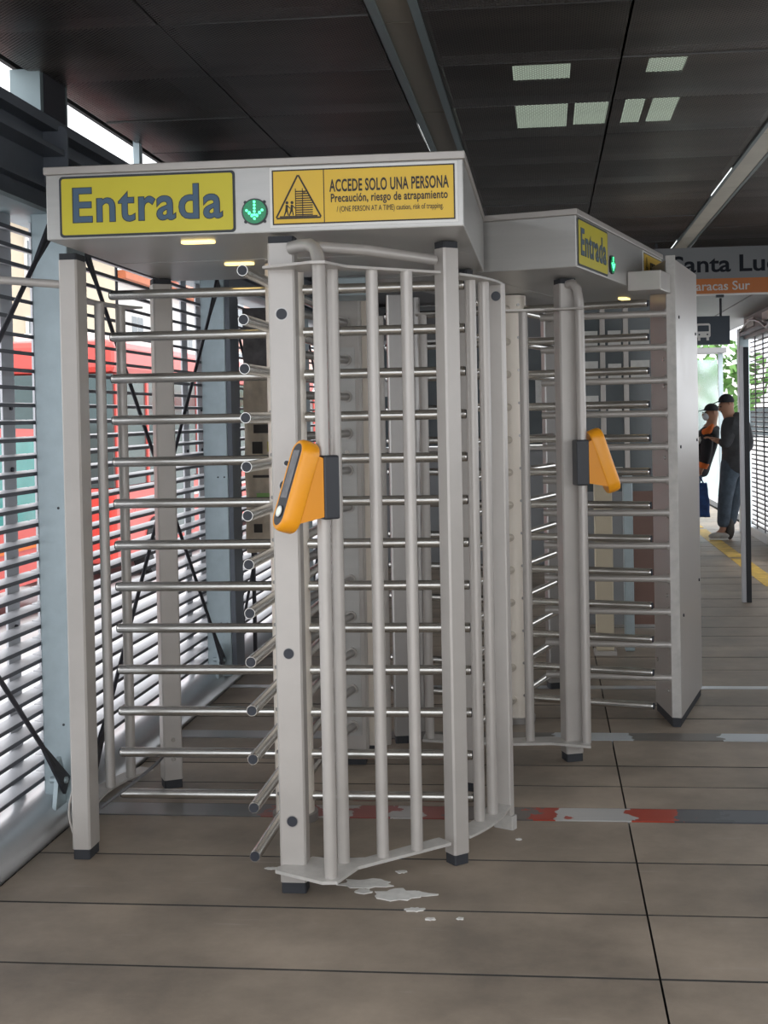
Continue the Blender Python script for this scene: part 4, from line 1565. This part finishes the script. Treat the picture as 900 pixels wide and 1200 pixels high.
bus(17.9, 34, 'long red city bus outside, seen through the slats right of the first column')
van = thing('van', 'red minivan with teal windows outside, seen through slats at the far left', 'van', (0, 0, 0))
vx0, vx1, vy0, vy1 = -8.0, -6.2, 11.2, 16.6
prof = [(vy0, -.42), (vy1, -.42), (vy1, .16), (vy1 - .35, .30), (vy1 - .95, 1.42), (vy0 + .5, 1.50), (vy0 + .05, 1.2), (vy0, .2)]
vs_ = [(vx0, a, b) for a, b in prof] + [(vx1, a, b) for a, b in prof]
n = len(prof)
MB().add(vs_, [list(range(n))[::-1], list(range(n, 2 * n))] + [(i, (i + 1) % n, n + (i + 1) % n, n + i) for i in range(n)], 'busred').build('body', van)
for a, b in ((vy0 + .4, vy0 + 1.7), (vy0 + 1.8, vy0 + 2.9), (vy0 + 3.0, vy0 + 4.4)):
    MB().box(vx1, vx1 + .012, a, b, .30, 1.32, 'teal').build('side_window', van)
MB().box(vx1, vx1 + .015, vy0 + .3, vy1 - .4, .0, .10, 'orangec').build('side_stripe', van)
wheel(van, vx1 - .08, vy0 + .9, .33)
wheel(van, vx1 - .08, vy1 - .8, .33)


def building(x, y0, y1, h, wallm, floors, label, fascia, sign=None):
    t = thing('building', label, 'building', (x, y0, RZ))
    L = y1 - y0
    MB().box(-6, 0, 0, L, 0, h, wallm).build('wall', t)
    MB().box(-6.2, .3, -.1, L + .1, h, h + .25, 'rooftile').build('roof', t)
    MB().box(0, .25, .2, L - .2, 2.9, 3.5, fascia).build('shop_fascia', t)
    k = .6
    nb = 0
    while k < L - 2:
        MB().box(0, .05, k, k + 2.2, .2, 2.7, 'shopdark').build('shop_window', t)
        fh = (h - 3.6) / max(1, floors)
        for q in range(floors):
            z = 3.9 + q * fh
            wdo = MB().box(0, .06, k + .4, k + 1.7, z, z + fh * .6, 'white').build('window', t)
            MB().box(.06, .07, k + .48, k + 1.02, z + .08, z + fh * .6 - .08, 'shopdark').build('pane', wdo)
            MB().box(.06, .07, k + 1.08, k + 1.62, z + .08, z + fh * .6 - .08, 'shopdark').build('pane', wdo)
        k += 2.9
    return t


building(-13, 12, 27, 6.4, 'bwhite', 1, 'white two storey shop building with pale fascia across the road', 'bcream')
building(-13, 27.2, 38, 7.6, 'bcream', 2, 'cream three storey shop building with red tiled roof across the road', 'shopgreen')
building(-13, 38.2, 52, 6.8, 'bwhite', 1, 'white shop building with red fascia further down the road', 'shopred')
building(-13, 52.2, 75, 8.2, 'bpink', 2, 'salmon coloured building at the far end of the road', 'shopred')
# far end of the platform: shelter posts, pale street things
es_ = thing('glass_shelter', 'pale green glass screens with slim posts at the far end of the platform', 'shelter', (1.2, 20.5, 0))
for x in (0, .72, 1.5):
    MB().box(x, x + .07, 0, .07, 0, 2.4, 'galv', .005).build('post', es_)
MB().box(.08, .71, .02, .04, .15, 2.3, 'glassy').build('pane', es_)
MB().box(.80, 1.49, .02, .04, .15, 2.3, 'glassy').build('pane', es_)
MB().box(-.05, 1.6, -.2, .3, 2.4, 2.48, 'soffit').build('roof', es_)
MB().box(.70, .84, -.03, 0, 1.75, 2.15, 'shopred').build('red_notice', es_)
fl = thing('building', 'pale low building with red lettered hoarding beyond the platform end', 'building', (4, 62, RZ))
MB().box(-9, 9, 0, 6, 0, 4.6, 'bwhite').build('wall', fl)
for x in (-7, -4, -1, 2, 5):
    w0 = MB().box(x, x + 1.8, -.05, 0, 1, 2.6, 'white').build('window', fl)
    MB().box(x + .15, x + 1.65, -.07, -.05, 1.1, 2.5, 'shopdark').build('pane', w0)
MB().box(-5, 3, -.3, 0, 3.0, 3.6, 'shopred').build('hoarding', fl)
for i, (tx, ty) in enumerate(((-1.5, 48), (6.0, 44))):
    tr = thing('street_tree', ('leafy street tree beyond the platform end, left of the glass shelter', 'leafy street tree beyond the platform end, behind the right louvre wall')[i], 'tree', (tx, ty, RZ))
    MB().cyl((0, 0, 0), (0, 0, 2.6), .14, 'brownpanel', 10).build('trunk', tr)
    mb = MB()
    rnd = random.Random(i)
    for k in range(220):
        a, b = rnd.uniform(0, 2 * pi), rnd.uniform(-1, 1)
        rr_ = 1.5 * rnd.uniform(.6, 1)
        p = Vector((cos(a) * math.sqrt(1 - b * b) * rr_, sin(a) * math.sqrt(1 - b * b) * rr_, 3.5 + b * rr_ * .9))
        n1 = Vector((rnd.uniform(-1, 1), rnd.uniform(-1, 1), rnd.uniform(-1, 1))).normalized() * .22
        n2_ = n1.cross(Vector((rnd.uniform(-1, 1), rnd.uniform(-1, 1), 1))).normalized() * .16
        mb.add([p - n1, p + n2_, p + n1, p - n2_], [(0, 1, 2, 3)], 'leaf')
    tag(mb.build('crown', tr), kind='stuff')
